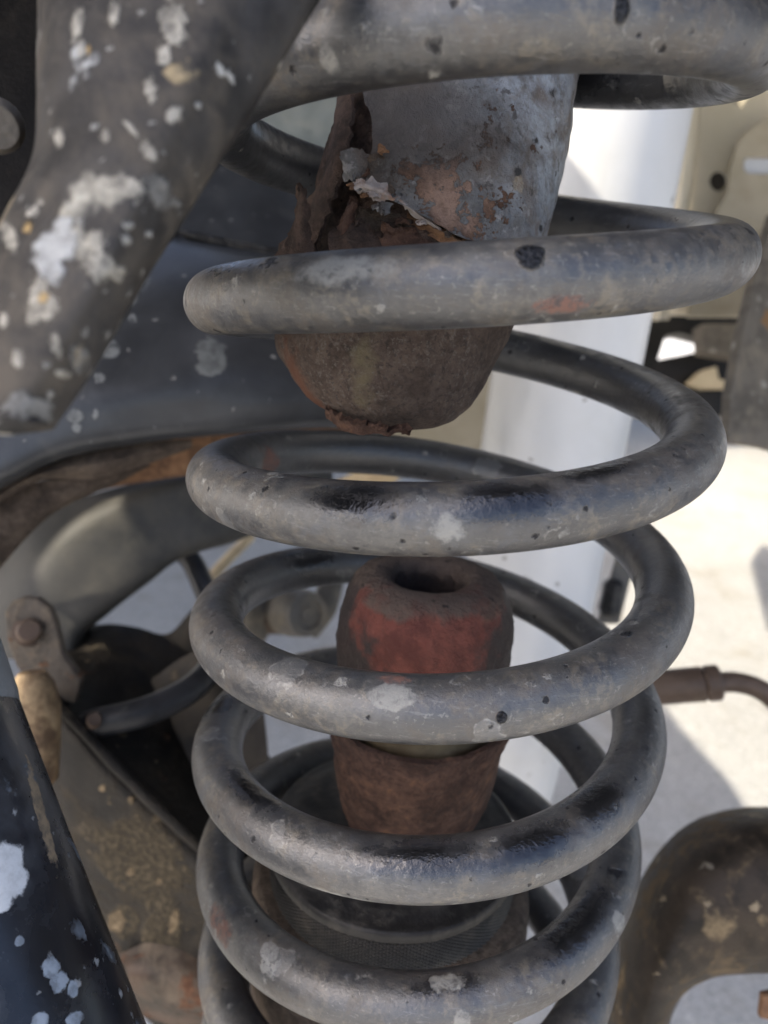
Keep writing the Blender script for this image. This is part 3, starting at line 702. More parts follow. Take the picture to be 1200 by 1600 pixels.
for i, (py, cx, hw) in enumerate(cr):
    c, r = cup_ring(py, cx, hw)
    for j in range(NU):
        a = 2 * math.pi * j / NU
        d = np.array([math.cos(a), math.sin(a), 0])
        p = c + r * d
        p = p + d * (.0006 * nz(p, 60, 2) + .00035 * nz(p, 260, 5))
        V.append(p)
V = np.array(V)
x, y, z = project(V)
jit = np.array([(nz(v, 300, 9) * 7 + nz(v, 900, 4) * 4, nz(v, 300, 19) * 7 + nz(v, 900, 14) * 4) for v in V])
front = np.array([(v[1] - at(640, 350, CUPD)[1]) < .012 for v in V])
hole = np.array([front[i] and inside(tear, x[i] + jit[i, 0], y[i] + jit[i, 1]) for i in range(len(V))])
# the torn edge is bent outwards and thinned
tp = np.array(tear[1:14], float)
for i in np.where(front & ~hole)[0]:
    if y[i] < 520:
        dd = np.min(np.hypot(tp[:, 0] - x[i], tp[:, 1] - y[i]))
        best = 1e9
        for q in range(len(tp) - 1):
            a, b = tp[q], tp[q + 1]; t = np.clip(((x[i] - a[0]) * (b[0] - a[0]) + (y[i] - a[1]) * (b[1] - a[1])) / ((b - a) @ (b - a)), 0, 1)
            best = min(best, np.hypot(*(a + t * (b - a) - (x[i], y[i]))))
        if best < 30:
            V[i] -= FW * .0013 * (1 - best / 30) ** 2 * (1 + 1.2 * nz(V[i], 160, 3))
rows_dome = int(np.searchsorted(cr[:, 0], 452))
F = grid_faces(NU, rows_dome, True)
F = [f for f in F if not any(hole[i] for i in f)]
used = sorted({i for f in F for i in f}); mp = {k: i for i, k in enumerate(used)}
Vs, Fs = V[used], [tuple(mp[i] for i in f) for f in F]
bn = {}
_c = {}
for f in Fs:
    for i in range(4):
        e = (f[i], f[(i + 1) % 4]); _c.setdefault(tuple(sorted(e)), []).append(e)
for e, es in _c.items():
    if len(es) == 1:
        bn.setdefault(e[0], []).append(e[1]); bn.setdefault(e[1], []).append(e[0])
edge_low = Vs[:, 2].min() + .002
for _ in range(5):
    Vn = Vs.copy()
    for i, nb in bn.items():
        if len(nb) == 2 and Vs[i][2] > edge_low: Vn[i] = .4 * Vs[i] + .3 * (Vs[nb[0]] + Vs[nb[1]])
    Vs = Vn
# thickness: push inwards towards the cup's axis
ctrs = np.array([cup_ring(*cr[i // NU])[0] for i in used])
Nin = ctrs - Vs; Nin[:, 2] = 0; Nin /= np.linalg.norm(Nin, axis=1, keepdims=True)
n0 = len(Vs); cnt = {}
for f in Fs:
    for i in range(4):
        e = (f[i], f[(i + 1) % 4]); cnt.setdefault(tuple(sorted(e)), []).append(e)
F2 = list(Fs) + [tuple(n0 + i for i in reversed(f)) for f in Fs] + [(es[0][1], es[0][0], es[0][0] + n0, es[0][1] + n0) for es in cnt.values() if len(es) == 1]
link('outer_shell', np.concatenate([Vs, Vs + .0011 * Nin]), F2, M['cup_shell'], cup, sharp=50)
# dome: the lower, rough end
Vd = []
rows = cr[rows_dome - 6:]
for (py, cx, hw) in rows:
    c, r = cup_ring(py, cx, hw, 1.0 if py > 470 else .985)
    for j in range(420):
        a = 2 * math.pi * j / 420; d = np.array([math.cos(a), math.sin(a), 0])
        p = c + r * d
        gr = .35 + .65 * max(0, nz(p, 40, 3) + .4 + 8 * p[0])
        Vd.append(p + d * (.0010 * nz(p, 75, 7) + .0006 * nz(p, 240, 1) + gr * (.00028 * nz(p, 900, 5) + .00016 * nz(p, 1900, 8))))
link('dome', Vd, grid_faces(420, len(rows), True) + [tuple(range((len(rows) - 1) * 420, len(rows) * 420))], M['cup_dome'], cup, sharp=60)
# inner wall: seen through the tear
Vd = []
rows = cr[::4]
rows = [r for r in rows if r[0] < 500]
for (py, cx, hw) in rows:
    c, r = cup_ring(py, cx, hw, .90)
    for j in range(160):
        a = 2 * math.pi * j / 160; d = np.array([math.cos(a), math.sin(a), 0])
        p = c + r * d
        Vd.append(p + d * (.0022 * nz(p, 70, 17) + .0012 * nz(p, 210, 11)))
link('inner_wall', Vd, grid_faces(160, len(rows), True), M['cup_inner'], cup, sharp=60)
# flaps and blades of torn metal
def flap(name, rows, th, mat, nu=24, nv=16, label=None, amp=.0006, jag=.0006):
    V, F = loft(rows, nu, nv, [(amp, 160), (amp * .5, 480)])
    for i in range(len(V)):
        r_, c_ = divmod(i, nu); e_ = min(r_, nv - 1 - r_, c_, nu - 1 - c_)
        if e_ < 3:
            w_ = jag * (1 - e_ / 3)
            V[i] += w_ * (1.6 * nz(V[i], 420, 3) + 1.2 * nz(V[i], 1100, 6)) * UP + w_ * (1.6 * nz(V[i], 420, 13) + 1.2 * nz(V[i], 1100, 16)) * RT
    V, F = thicken(V, F, th)
    o = link(name, V, F, mat, cup, sharp=45)
    if label: o['label'] = label
    return o
flap('torn_flap', [[(528, 138, .168), (516, 205, .166), (502, 268, .165), (470, 335, .166), (428, 402, .168), (420, 430, .170)],
                   [(536, 140, .163), (528, 205, .160), (516, 275, .158), (487, 345, .160), (450, 410, .163), (446, 440, .165)],
                   [(548, 142, .160), (546, 205, .157), (530, 280, .156), (505, 350, .158), (482, 420, .161), (478, 450, .163)]], .0008, M['cup_inner'], 40, 14, 'thin curled outer flap')
flap('torn_blade', [[(466, 288, .152), (462, 320, .153), (452, 360, .155), (436, 405, .157), (428, 450, .159)],
                    [(470, 287, .151), (473, 325, .151), (472, 365, .1525), (468, 410, .155), (466, 450, .157)],
                    [(476, 292, .152), (485, 330, .152), (486, 365, .1535), (492, 410, .156), (500, 450, .158)]], .0009, M['cup_inner'], 30, 12, 'upright pointed blade of rust')
flap('torn_ridge', [[(548, 308, .1545), (536, 330, .1545), (526, 360, .155), (512, 400, .157)],
                    [(556, 312, .1525), (548, 335, .1525), (538, 365, .153), (528, 405, .1555)],
                    [(562, 318, .1545), (556, 340, .1545), (552, 370, .155), (548, 410, .157)]], .0015, M['stop_cup'], 26, 12, 'raised red-brown ridge of rust')
flap('rust_scale', [[(556, 318, .1570), (600, 330, .1560), (650, 342, .1555), (700, 378, .1560), (750, 398, .158)],
                    [(552, 360, .1560), (600, 362, .1550), (650, 368, .1545), (700, 392, .155), (750, 415, .157)],
                    [(540, 420, .157), (600, 420, .156), (650, 420, .1555), (700, 425, .156), (750, 430, .158)]], .0012, M['dark_rust'], 60, 30, None, .0016)
flap('rust_scale', [[(520, 352, .1545), (548, 345, .1540), (575, 352, .1540), (600, 368, .1545)], [(518, 380, .1535), (548, 372, .1525), (580, 376, .1528), (610, 388, .154)], [(512, 420, .155), (548, 420, .1545), (585, 420, .1545), (620, 420, .155)]], .0010, M['cup_inner'], 34, 20, None, .0014, .0010)
flap('rust_scale', [[(600, 352, .1542), (625, 350, .1538), (655, 360, .1538), (690, 382, .1545)], [(598, 370, .1535), (628, 368, .1528), (660, 376, .1530), (695, 394, .154)], [(600, 396, .154), (630, 398, .1538), (660, 402, .1538), (700, 410, .1545)]], .0008, M['stop_cup'], 34, 18, None, .0012, .0010)
flap('rust_scale', [[(640, 330, .1540), (670, 345, .1535), (705, 366, .1535), (742, 382, .154)], [(652, 345, .1528), (684, 360, .1522), (716, 376, .1525), (745, 388, .154)], [(668, 366, .154), (700, 380, .1535), (725, 390, .1535), (750, 398, .1545)]], .0007, M['orange_rust'], 34, 14, None, .0008, .0010)
flap('paint_peel', [[(548, 284, .1530), (570, 280, .1518), (592, 284, .1520), (612, 296, .1528)], [(556, 294, .1518), (574, 292, .1500), (596, 298, .1504), (618, 310, .1518)], [(562, 302, .1530), (580, 302, .1518), (602, 310, .1518), (626, 320, .1525)]], .0004, M['pale_peel'], 34, 16, 'pale peeling edge of the paint', .0007, .0009)
flap('paint_peel', [[(612, 302, .1530), (640, 318, .1522), (668, 338, .1522), (690, 356, .153)], [(618, 312, .1520), (644, 328, .1510), (670, 346, .1512), (694, 362, .1525)], [(624, 320, .1530), (648, 336, .1524), (672, 352, .1524), (696, 367, .153)]], .0004, M['pale_peel'], 34, 12, 'pale peeling edge of the paint', .0006, .0009)
flap('paint_tongue', [[(536, 236, .1545), (556, 232, .1535), (576, 238, .154)], [(532, 262, .1545), (552, 258, .1530), (574, 262, .154)], [(540, 284, .155), (553, 284, .1538), (564, 280, .1545)]], .0008, M['cup_shell'], 18, 14, 'small rounded tongue of grey paint')
rf = random.Random(5)
for k_ in range(16):
    a_ = tp[rf.randrange(4, len(tp) - 1)]; b_ = rf.random()
    fx, fy = a_[0] + rf.uniform(-14, 26), a_[1] + rf.uniform(-8, 26); w_, h_ = rf.uniform(6, 13), rf.uniform(5, 11); d_ = .1500 + .0022 * b_
    ph = rf.uniform(-1, 1)
    flap('paint_flake', [[(fx - w_, fy + 3 * ph, d_ + .0016), (fx, fy - h_ * .4, d_ + .0008), (fx + w_, fy - 3 * ph, d_ + .0014)], [(fx - w_ * .8, fy + h_ + 3 * ph, d_ + .0006), (fx, fy + h_ * .8, d_ - .0004), (fx + w_ * .9, fy + h_, d_ + .0008)]], .00035,
         M[rf.choice(['pale_peel', 'orange_rust', 'cup_shell', 'stop_cup', 'dark_rust'])], 9, 6, None, .0003, .0007)
flap('bottom_flake', [[(505, 630, .166), (530, 655, .163), (570, 664, .160), (605, 671, .1585), (640, 674, .160)],
                      [(510, 650, .167), (535, 672, .164), (575, 678, .161), (607, 678, .1597), (642, 678, .162)]], .0015, M['stop_cup'], 40, 8, 'hanging rusty flake under the rim', .0010)

# ------------------------------------------------------------------ bump stop on its rusty cup
BX, BY = -.0016, 0.0
def zc(py, r): return zat(py, BY - r, BX)
bs = thing('bump_stop', (BX, BY, -.1185), 'red rubber bump stop with a hole in its top, standing in a rusty cup', 'bump stop')
def lathe(name, prof, mat, parent, n=120, amps=(), cx=BX, cy=BY, rim=None, sharp=50, cap=True):
    V = []
    for k, (r, zz) in enumerate(prof):
        for j in range(n):
            a = 2 * math.pi * j / n
            d = np.array([math.cos(a), math.sin(a), 0])
            p = np.array([cx, cy, zz]) + r * d
            for amp, sc in amps: p = p + d * amp * nz(p, sc, amp * 3000)
            if rim: p[2] += rim(k, a, p)
            V.append(p)
    m = len(prof)
    F = grid_faces(n, m, True)
    if cap:
        F.append(tuple(reversed(range(n)))); F.append(tuple(range((m - 1) * n, m * n)))
    return link(name, V, F, mat, parent, sharp=sharp)
zt = zat(897, BY, BX)           # the level of the hole's rim
zb = zc(1075, .0235)
H = zt - zb
pf = [(.0, zt - .013), (.0086, zt - .013), (.0092, zt - .006), (.0098, zt - .002), (.0107, zt - .0006), (.0118, zt), (.0140, zt + .0003), (.0170, zt - .0004), (.0194, zt - .0018), (.0214, zt - .0044), (.0229, zt - .0082), (.0238, zt - .0135),
      (.0240, zt - .0195), (.0239, zt - .0235), (.0232, zt - .0255), (.0231, zt - .0270), (.0236, zt - .0290), (.0236, zb), (.0228, zb - .002), (0, zb - .0021)]
pf = [(max(r, .0003), z) for r, z in spline(np.array(pf), 90)]
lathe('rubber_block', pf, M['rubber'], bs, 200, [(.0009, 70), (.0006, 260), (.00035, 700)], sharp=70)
zr = zc(1187, .0258); zl = -.1185
lathe('inner_sleeve', [(.0205, zr - .015), (.0222, zr - .004), (.0222, zb - .0035)], M['tan'], bs, 80)
def rim(k, a, p):
    w = 1.0 if k in RIM else 0.0
    return w * (.0022 * nz(p, 110, 3) + .0012 * nz(p, 420, 8) + .0011 * max(0, math.cos(a)))
prof = [(.0005, zl), (.0150, zl), (.0185, zl + .0008), (.0196, zl + .004), (.0208, zl + .008), (.0222, zl + .014), (.0241, zl + .024), (.0255, zr - .009), (.0264, zr - .003), (.0270, zr), (.0254, zr + .0003), (.0245, zr - .003), (.0225, zl + .020)]
RIM = (7, 8, 9)
sp = []
RIMS = set()
for k in range(len(prof) - 1):
    for t in np.linspace(0, 1, 5)[:-1]:
        if k in (7, 8) : RIMS.add(len(sp))
        sp.append((prof[k][0] * (1 - t) + prof[k + 1][0] * t, prof[k][1] * (1 - t) + prof[k + 1][1] * t))
RIM = RIMS
lathe('rusty_cup', sp, M['stop_cup'], bs, 160, [(.0011, 60), (.0006, 200), (.0003, 600)], rim=rim, sharp=60)

# ------------------------------------------------------------------ rubber seat in the bottom coils
st = thing('spring_seat', (0, .002, -.2), 'black dusty rubber seat with a cross-hatched band inside the lowest coils', 'spring seat')
zs1 = -.1235; zs2 = -.1375
SR = .0385; SX = -.006
lathe('seat_body', [(.0005, zs1 + .0012), (.020, zs1 + .0012), (.0300, zs1 + .0011), (.0325, zs1 + .0008), (.0345, zs1 + .0003), (.0360, zs1 - .0000), (.0374, zs1 + .0001), (SR - .0004, zs1 - .0003), (SR, zs1 - .0012), (SR, zs1 - .0030), (SR - .0008, zs1 - .0036)], M['seat'], st, 180, [(.0004, 60)], SX, .002)
n = 780; V = []
zz = np.linspace(zs1 - .0035, zs2, 54)
for i, z_ in enumerate(zz):
    for j in range(n):
        a = 2 * math.pi * j / n
        k = (((j + i) % 6) < 1.2) or (((j - i) % 6) < 1.2)
        r = SR - .0003 - (.0006 if k else 0)
        V.append((SX + r * math.cos(a), .002 + r * math.sin(a), z_))
link('knurled_band', V, grid_faces(n, len(zz), True), M['seat'], st, sharp=70)
lathe('seat_flange', [(SR - .003, zs2 + .001), (.041, zs2 - .0005), (.0435, zs2 - .004), (.044, zs2 - .02), (.044, -.2)], M['dark_rust'], st, 100, [(.0006, 60)], SX, .002)

# ------------------------------------------------------------------ bracket close to the camera, top left
fb = thing('frame_bracket', at(70, 660, .100), 'big mud-splashed grey bracket close to the camera at the upper left, with a slanting edge', 'bracket')
rows = [[(62, -80, 0.1263), (62, 100, 0.1225), (52, 250, 0.1194), (5, 350, 0.1148), (-60, 480, 0.1118), (-110, 620, 0.1072)],
        [(70, -80, 0.0965), (70, 100, 0.0926), (60, 250, 0.0903), (10, 350, 0.0895), (-60, 480, 0.0888), (-110, 620, 0.0880)],
        [(150, -80, 0.0899), (140, 140, 0.0865), (90, 340, 0.0850), (20, 480, 0.0838), (-30, 580, 0.0834), (-60, 650, 0.0834)],
        [(350, -80, 0.0895), (300, 90, 0.0865), (205, 320, 0.0842), (120, 480, 0.0827), (50, 600, 0.0822), (20, 655, 0.0822)],
        [(420, -80, 0.0922), (345, 110, 0.0892), (225, 350, 0.0865), (140, 505, 0.0846), (75, 610, 0.0838), (45, 660, 0.0834)],
        [(535, -80, 0.0995), (395, 160, 0.0957), (245, 400, 0.0926), (160, 545, 0.0903), (105, 632, 0.0888), (82, 668, 0.0880)],
        [(545, -78, 0.1087), (402, 162, 0.1048), (250, 404, 0.1018), (166, 548, 0.0995), (110, 634, 0.0980), (86, 666, 0.0972)]]
bp_ = sheet('bracket_plate', rows, .0016, M['bracket'], fb, 300, 340, [(.0005, 55), (.00025, 210)], sharp=40)
splashes(bp_, BRACKET_MARKS)
V, F = loft([[(-110, 610, 0.0880), (-60, 648, 0.0834), (20, 655, 0.0823), (60, 662, 0.0836), (86, 668, 0.0888)], [(-110, 640, 0.0895), (-60, 668, 0.0850), (10, 676, 0.0839), (55, 674, 0.0851), (84, 671, 0.0903)], [(-110, 640, 0.0995), (-60, 668, 0.0980), (10, 672, 0.0965), (55, 670, 0.0972), (84, 668, 0.0980)]], 40, 14)
link('bracket_lip', *thicken(V, F, .001), M['bracket'], fb)
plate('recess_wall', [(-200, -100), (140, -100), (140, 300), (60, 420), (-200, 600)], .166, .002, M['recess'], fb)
b0 = at(-6, 195, .140); b1 = at(-4, 197, .108)
axis_lathe('bolt_head', b0, b1, [(0, .0036), (0, .0040), (.55, .0041), (.85, .0038), (1, .0030)], M['gritty'], fb, 24, rough=.0004)

# ------------------------------------------------------------------ dark rail crossing behind the spring
fr = thing('frame_rail', at(200, 700, .28), 'dark blue-grey frame rail running behind the coil spring on the left', 'frame rail')
sheet('rail_face', [
    [(60, 320, .345), (180, 345, .338), (300, 370, .334), (430, 396, .33), (560, 425, .335), (700, 440, .345)],
    [(40, 350, .322), (180, 372, .316), (300, 392, .312), (430, 414, .308), (580, 440, .315), (720, 455, .33)],
    [(10, 450, .288), (160, 458, .285), (300, 470, .284), (430, 490, .285), (590, 500, .292), (740, 510, .31)],
    [(-40, 600, .264), (150, 572, .268), (300, 568, .270), (430, 580, .274), (600, 590, .284), (750, 590, .30)],
    [(-80, 720, .259), (60, 672, .263), (200, 648, .267), (300, 640, .270), (480, 632, .276), (650, 635, .29)],
    [(-100, 800, .262), (0, 752, .264), (100, 708, .268), (220, 686, .272), (320, 676, .275), (500, 664, .283), (660, 664, .30)],
    [(-100, 815, .30), (0, 766, .30), (105, 716, .30), (225, 690, .30), (325, 680, .30), (500, 668, .31), (660, 666, .33)]], .002, M['rail'], fr, 90, 70, [(.0005, 40)])
sheet('rail_top', [[(150, 200, .36), (300, 240, .36), (480, 290, .36), (640, 330, .37)], [(140, 330, .337), (300, 362, .335), (430, 388, .331), (640, 432, .342)]], .002, M['rail'], fr, 40, 16)
P = spline([at(*p) for p in [(190, 344, .332), (280, 364, .330), (340, 378, .329), (400, 391, .327), (440, 400, .327), (560, 425, .333)]], 160)
rr = np.array([.0016 + .0009 * nz(p, 170, 2) + .0006 * nz(p, 500, 2) for p in P])
V, F = tube_geo(P, rr, 10)
link('weld_seam', V, F, M['dark'], fr, sharp=60)
sheet('rail_lip', [[(-40, 775, .280), (70, 725, .28), (150, 700, .282), (225, 690, .285), (300, 686, .29)], [(-40, 800, .274), (60, 742, .275), (150, 726, .278), (218, 712, .282), (300, 692, .29)], [(-40, 815, .284), (60, 752, .285), (150, 748, .286), (222, 728, .288), (300, 700, .292)]], .003, M['dark_rust'], fr, 40, 8, [(.0006, 90)])
pp = plate('floor_panel', [(310, 20), (640, 20), (640, 420), (310, 420)], .43, .002, M['pale_panel'])
tag(pp, 'pale green-grey floor panel behind the top of the torn cup', 'body panel')

# ------------------------------------------------------------------ rusty ledge, part of its orange stands in for sunlight
rl = sheet('rusty_ledge', [[(170, 690, .335), (225, 682, .333), (300, 675, .333), (420, 665, .340), (540, 660, .35)], [(150, 752, .330), (205, 733, .330), (300, 715, .332), (420, 700, .340), (540, 690, .35)], [(140, 772, .334), (185, 760, .333), (300, 742, .334), (420, 730, .340), (540, 712, .35)]], .004, M['orange_rust'], None, 50, 24, [(.0015, 70)])
tag(rl, 'orange rusty ledge just under the dark frame rail', 'bracket')
tb = sheet('trailing_bush_housing', [[(-30, 800, .285), (0, 772, .287), (70, 752, .29), (150, 748, .295), (235, 728, .30)], [(-40, 880, .285), (-10, 850, .287), (30, 815, .29), (110, 778, .295), (215, 738, .302)], [(-40, 960, .293), (-22, 920, .294), (8, 880, .296), (80, 805, .30), (190, 752, .306)]], .004, M['dark_rust'], None, 50, 24, [(.0008, 60)])
tag(tb, 'dirt-brown curved housing at the left edge below the frame rail', 'bush housing')

# ------------------------------------------------------------------ curved control arm
ca = thing('control_arm', at(60, 1040, .33), 'curved grey control arm with a patch of sunlight, left of the spring', 'control arm')
sheet('arm_web', [
    [(520, 680, .36), (430, 705, .352), (330, 728, .345), (205, 756, .342), (110, 786, .340), (30, 840, .340), (-15, 920, .340), (-30, 1030, .340)],
    [(520, 705, .352), (430, 722, .344), (330, 746, .336), (222, 778, .331), (135, 822, .327), (65, 890, .325), (35, 950, .325), (20, 1030, .325)],
    [(520, 745, .352), (430, 762, .344), (340, 780, .337), (255, 815, .332), (185, 862, .328), (125, 920, .326), (95, 965, .326), (80, 1030, .326)],
    [(520, 790, .352), (430, 812, .345), (362, 838, .339), (280, 866, .335), (225, 905, .332), (170, 948, .330), (125, 990, .330), (115, 1035, .330)],
    [(522, 800, .37), (432, 820, .362), (364, 848, .356), (283, 873, .352), (231, 912, .348), (176, 954, .346), (132, 995, .346), (122, 1036, .346)]], .004, M['arm'], ca, 70, 40)
tb2 = plate('mounting_tab', [(8, 985), (6, 958), (18, 940), (36, 933), (58, 935), (78, 950), (88, 975), (98, 1020), (128, 1062), (118, 1100), (60, 1090), (24, 1040), (12, 1010)], lambda x, y: .283 + (y - 1000) * .00003, .004, M['tab'], ca, (), .001)
axis_lathe('bolt', at(46, 987, .290), at(45, 985, .278), [(0, .0058), (.6, .0060), (.62, .0047), (.95, .0045), (1, .0036)], M['fitting'], ca, 28)

# ------------------------------------------------------------------ axle bracket, bottom left
ax = thing('axle_bracket', at(250, 1500, .29), 'big muddy folded axle bracket at the lower left behind the spring', 'axle bracket')
sheet('bracket_body', [
    [(100, 985, .350), (180, 975, .348), (250, 992, .346), (330, 1050, .345), (420, 1180, .345), (480, 1300, .345)],
    [(92, 1040, .312), (160, 1060, .312), (240, 1110, .312), (320, 1190, .312), (400, 1290, .312), (470, 1400, .312)],
    [(84, 1085, .284), (140, 1142, .283), (225, 1228, .281), (318, 1316, .280), (400, 1400, .280), (470, 1480, .280)],
    [(78, 1105, .281), (130, 1166, .280), (212, 1256, .278), (310, 1345, .277), (395, 1425, .277), (470, 1500, .277)],
    [(70, 1200, .293), (130, 1300, .291), (210, 1370, .288), (300, 1440, .287), (390, 1510, .287), (470, 1560, .287)],
    [(90, 1380, .310), (150, 1460, .306), (220, 1510, .302), (300, 1540, .300), (390, 1580, .300), (470, 1620, .30)],
    [(130, 1520, .328), (180, 1565, .320), (225, 1590, .314), (290, 1640, .31), (390, 1680, .31), (470, 1700, .31)]], .004, M['axle'], ax, 80, 90, [(.0018, 22), (.0008, 70)], sharp=50, crease=.85)
P = spline([at(*p) for p in [(70, 1080, .280), (84, 1094, .2795), (140, 1152, .2785), (225, 1240, .2765), (318, 1328, .2755), (400, 1412, .2755), (470, 1490, .2755)]], 120)
V, F = tube_geo(P, np.array([.0022 + .0007 * nz(p, 90, 2) for p in P]), 12)
link('flange_edge', V, F, M['axle'], ax, sharp=60)
sheet('rusty_flange', [[(185, 1490, .300), (240, 1470, .297), (285, 1475, .296), (330, 1500, .296)], [(200, 1520, .293), (235, 1525, .290), (270, 1535, .289), (330, 1550, .289)], [(196, 1585, .300), (235, 1592, .298), (268, 1604, .297), (330, 1640, .297)]], .003, M['brown_flange'], ax, 30, 20, [(.0012, 60)])
sheet('inner_web', [[(225, 1070, .322), (300, 1020, .320), (400, 1000, .322)], [(240, 1170, .306), (320, 1190, .304), (420, 1200, .306)], [(262, 1240, .296), (330, 1290, .294), (420, 1340, .296)]], .003, M['web'], ax, 40, 34, [(.004, 26), (.001, 80)])
axis_lathe('bolt_end', at(150, 1128, .286), at(147, 1124, .276), [(0, .0030), (.7, .0032), (1, .0022)], M['fitting'], ax, 14, rough=.0006)

# ------------------------------------------------------------------ black hose loop
hs = tube('rubber_hose', [(250, 845, .385), (292, 868, .38), (322, 925, .365), (344, 985, .345), (334, 1036, .318), (296, 1078, .298), (225, 1112, .284), (150, 1130, .284), (95, 1152, .302)], .0056, M['hose'], None, 70, 20)
tag(hs, 'curved black rubber hose looping between control arm and axle bracket', 'hose')
ds = sheet('dust_boot', [[(150, 985, .375), (200, 978, .372), (262, 990, .37), (310, 945, .37), (380, 930, .37)], [(150, 1040, .365), (210, 1040, .36), (262, 1040, .358), (310, 1030, .358), (380, 1020, .36)], [(150, 1090, .37), (210, 1095, .368), (262, 1100, .366), (310, 1100, .366), (380, 1100, .366)]], .003, M['web'], None, 30, 20, [(.0015, 30)])
tag(ds, 'dark dented cover with a peaked edge under the control arm', 'cover')

# ------------------------------------------------------------------ black strut, bottom left, close to the camera
sb = thing('black_tube', at(20, 1640, .15), 'glossy black tube with white splashes close to the camera at the bottom left corner', 'damper tube')
A = at(-194, 1120, .165); B = at(6, 1660, .150)
A, B = A, A + (B - A) * 1.35
axis_lathe('tube_body', A, B, [(0, .0262), (.02, .0270), (.06, .0272), (.4, .0262), (1, .0255)], M['strut'], sb, 64, rough=.0003, sharp=60)
A2 = at(-225, 985, .170)
axis_lathe('pale_sheen_band', A2, A + (B - A) * .074, [(0, .026), (.03, .0270), (.9, .0276), (1, .0272)], M['strut_sheen'], sb, 64, sharp=40)  # pale band stands in for a reflection on the glossy paint

ob = axis_lathe('rusty_bush', at(58, 1235, .262), at(52, 1050, .262), [(0, .0045), (.1, .0075), (.4, .0088), (.7, .0085), (.9, .0070), (1, .004)], M['sun_gold'], None, 32, rough=.0012)
tag(ob, 'small orange rusty bush with sunlight put into its colour beside the black tube', 'bush')

# ------------------------------------------------------------------ tie rod end and sticks seen through the coils
tr = thing('tie_rod_end', at(470, 1000, .42), 'grey tie rod end with a round socket, seen through the middle coils', 'tie rod')
axis_lathe('socket', at(440, 952, .428), at(482, 960, .402), [(0, .0135), (.5, .0140), (.9, .0128), (1, .0118), (1, .0085), (.94, .0080), (.94, .0045), (.97, .0035)], M['grey_steel'], tr, 36)
axis_lathe('knurled_neck', at(405, 950, .43), at(442, 953, .426), [(0, .012), (.2, .0145), (1, .0145)], M['dark_rust'], tr, 30, rough=.0006)
tube('curved_arm', [(372, 1010, .43), (396, 985, .425), (404, 950, .42), (430, 915, .425)], [.007, .009, .009, .006], M['grey_steel'], tr, 24, 16)
tube('arm_stub', [(480, 990, .425), (505, 950, .43), (520, 905, .44)], [.006, .008, .007], M['grey_steel'], tr, 20, 16)
stick = tube('beige_rod', [(318, 915, .44), (350, 880, .45), (392, 838, .47)], .0033, M['sand'], None, 16, 14)
tag(stick, 'thin sandy beige rod leaning behind the left of the third coil', 'rod')
bp = plate('beige_board', [(362, 830), (470, 842), (540, 836), (640, 730), (560, 735), (420, 800)], .55, .003, M['sand'])
tag(bp, 'sandy beige board glimpsed between the middle coils', 'board')
gp = plate('crossmember', [(500, 540), (772, 540), (768, 600), (752, 700), (700, 740), (500, 720)], .50, .01, M['tan_panel'])
tag(gp, 'dull tan crossmember glimpsed below the torn cup', 'crossmember')

# ------------------------------------------------------------------ white shock absorber
wt = thing('white_shock_absorber', at(775, 1255, .425), 'thick white tube of a shock absorber right behind the coil spring', 'shock absorber')
A = at(972, 30, .292); B = at(772, 1250, .425)
axis_lathe('dust_tube', A, B, [(0, .0322), (.02, .0330), (.45, .0332), (.86, .0328), (.9, .0322), (.98, .0312), (1, .0290), (1, .010)], M['white'], wt, 90, sharp=45)
ax_ = (B - A) / np.linalg.norm(B - A)
axis_lathe('lower_rod', B - ax_ * .002, B + ax_ * .13, [(0, .024), (.25, .023), (.35, .019), (1, .018)], M['cream'], wt, 48)
es = plate('edge_strip', [(984, 800), (1012, 800), (968, 975), (934, 975)], .44, .003, M['grey_steel'])
tag(es, 'narrow grey strip beside the right edge of the white tube', 'strip')
ck = axis_lathe('black_clip', at(960, 905, .436), at(950, 962, .436), [(0, .0035), (.15, .0062), (.5, .0060), (.85, .0066), (1, .004)], M['black_rubber'], None, 6)
tag(ck, 'small black clip on the narrow grey strip', 'clip')

# ------------------------------------------------------------------ cream splash shield, right
ss = thing('splash_shield', at(1150, 490, .50), 'cream painted splash shield with a round hole and a slot at the right', 'splash shield')
plate('shield_plate', [(1078, 40), (1330, 40), (1330, 480), (1190, 470), (1150, 492), (1030, 492), (1052, 330), (1062, 250)], lambda x, y: .50 + (x - 1100) * -.00012, .003, M['cream'], ss, [ell(1122, 282, 13, 16, 20)])
plate('hole_backing', [(1090, 240), (1160, 240), (1160, 330), (1090, 330)], .56, .002, M['dark'], ss)  # dark plate added behind the round hole
plate('slot_sun_plate', [(1158, 232), (1235, 232), (1235, 284), (1158, 284)], .478, .002, M['white'], ss)  # white plate added behind the slot in place of sunlight
sheet('folded_edge', [[(1052, 20, .45), (1056, 200, .45), (1046, 340, .45), (1018, 500, .45)], [(1072, 20, .445), (1074, 200, .445), (1060, 340, .445), (1030, 500, .445)], [(1094, 20, .50), (1092, 200, .50), (1075, 340, .50), (1045, 500, .50)]], .002, M['cream'], ss, 30, 14)
plate('shade_arc_plate', [(1330, 150), (1215, 178), (1175, 197), (1152, 225), (1141, 262), (1136, 300), (1110, 345), (1085, 430), (1075, 495), (1330, 495)], .473, .003, M['tan_panel'], ss, [[(1170, 244), (1220, 244), (1220, 271), (1170, 271), (1163, 264), (1163, 251)]])  # darker tan plate added in the shape of the shield's arc shadow

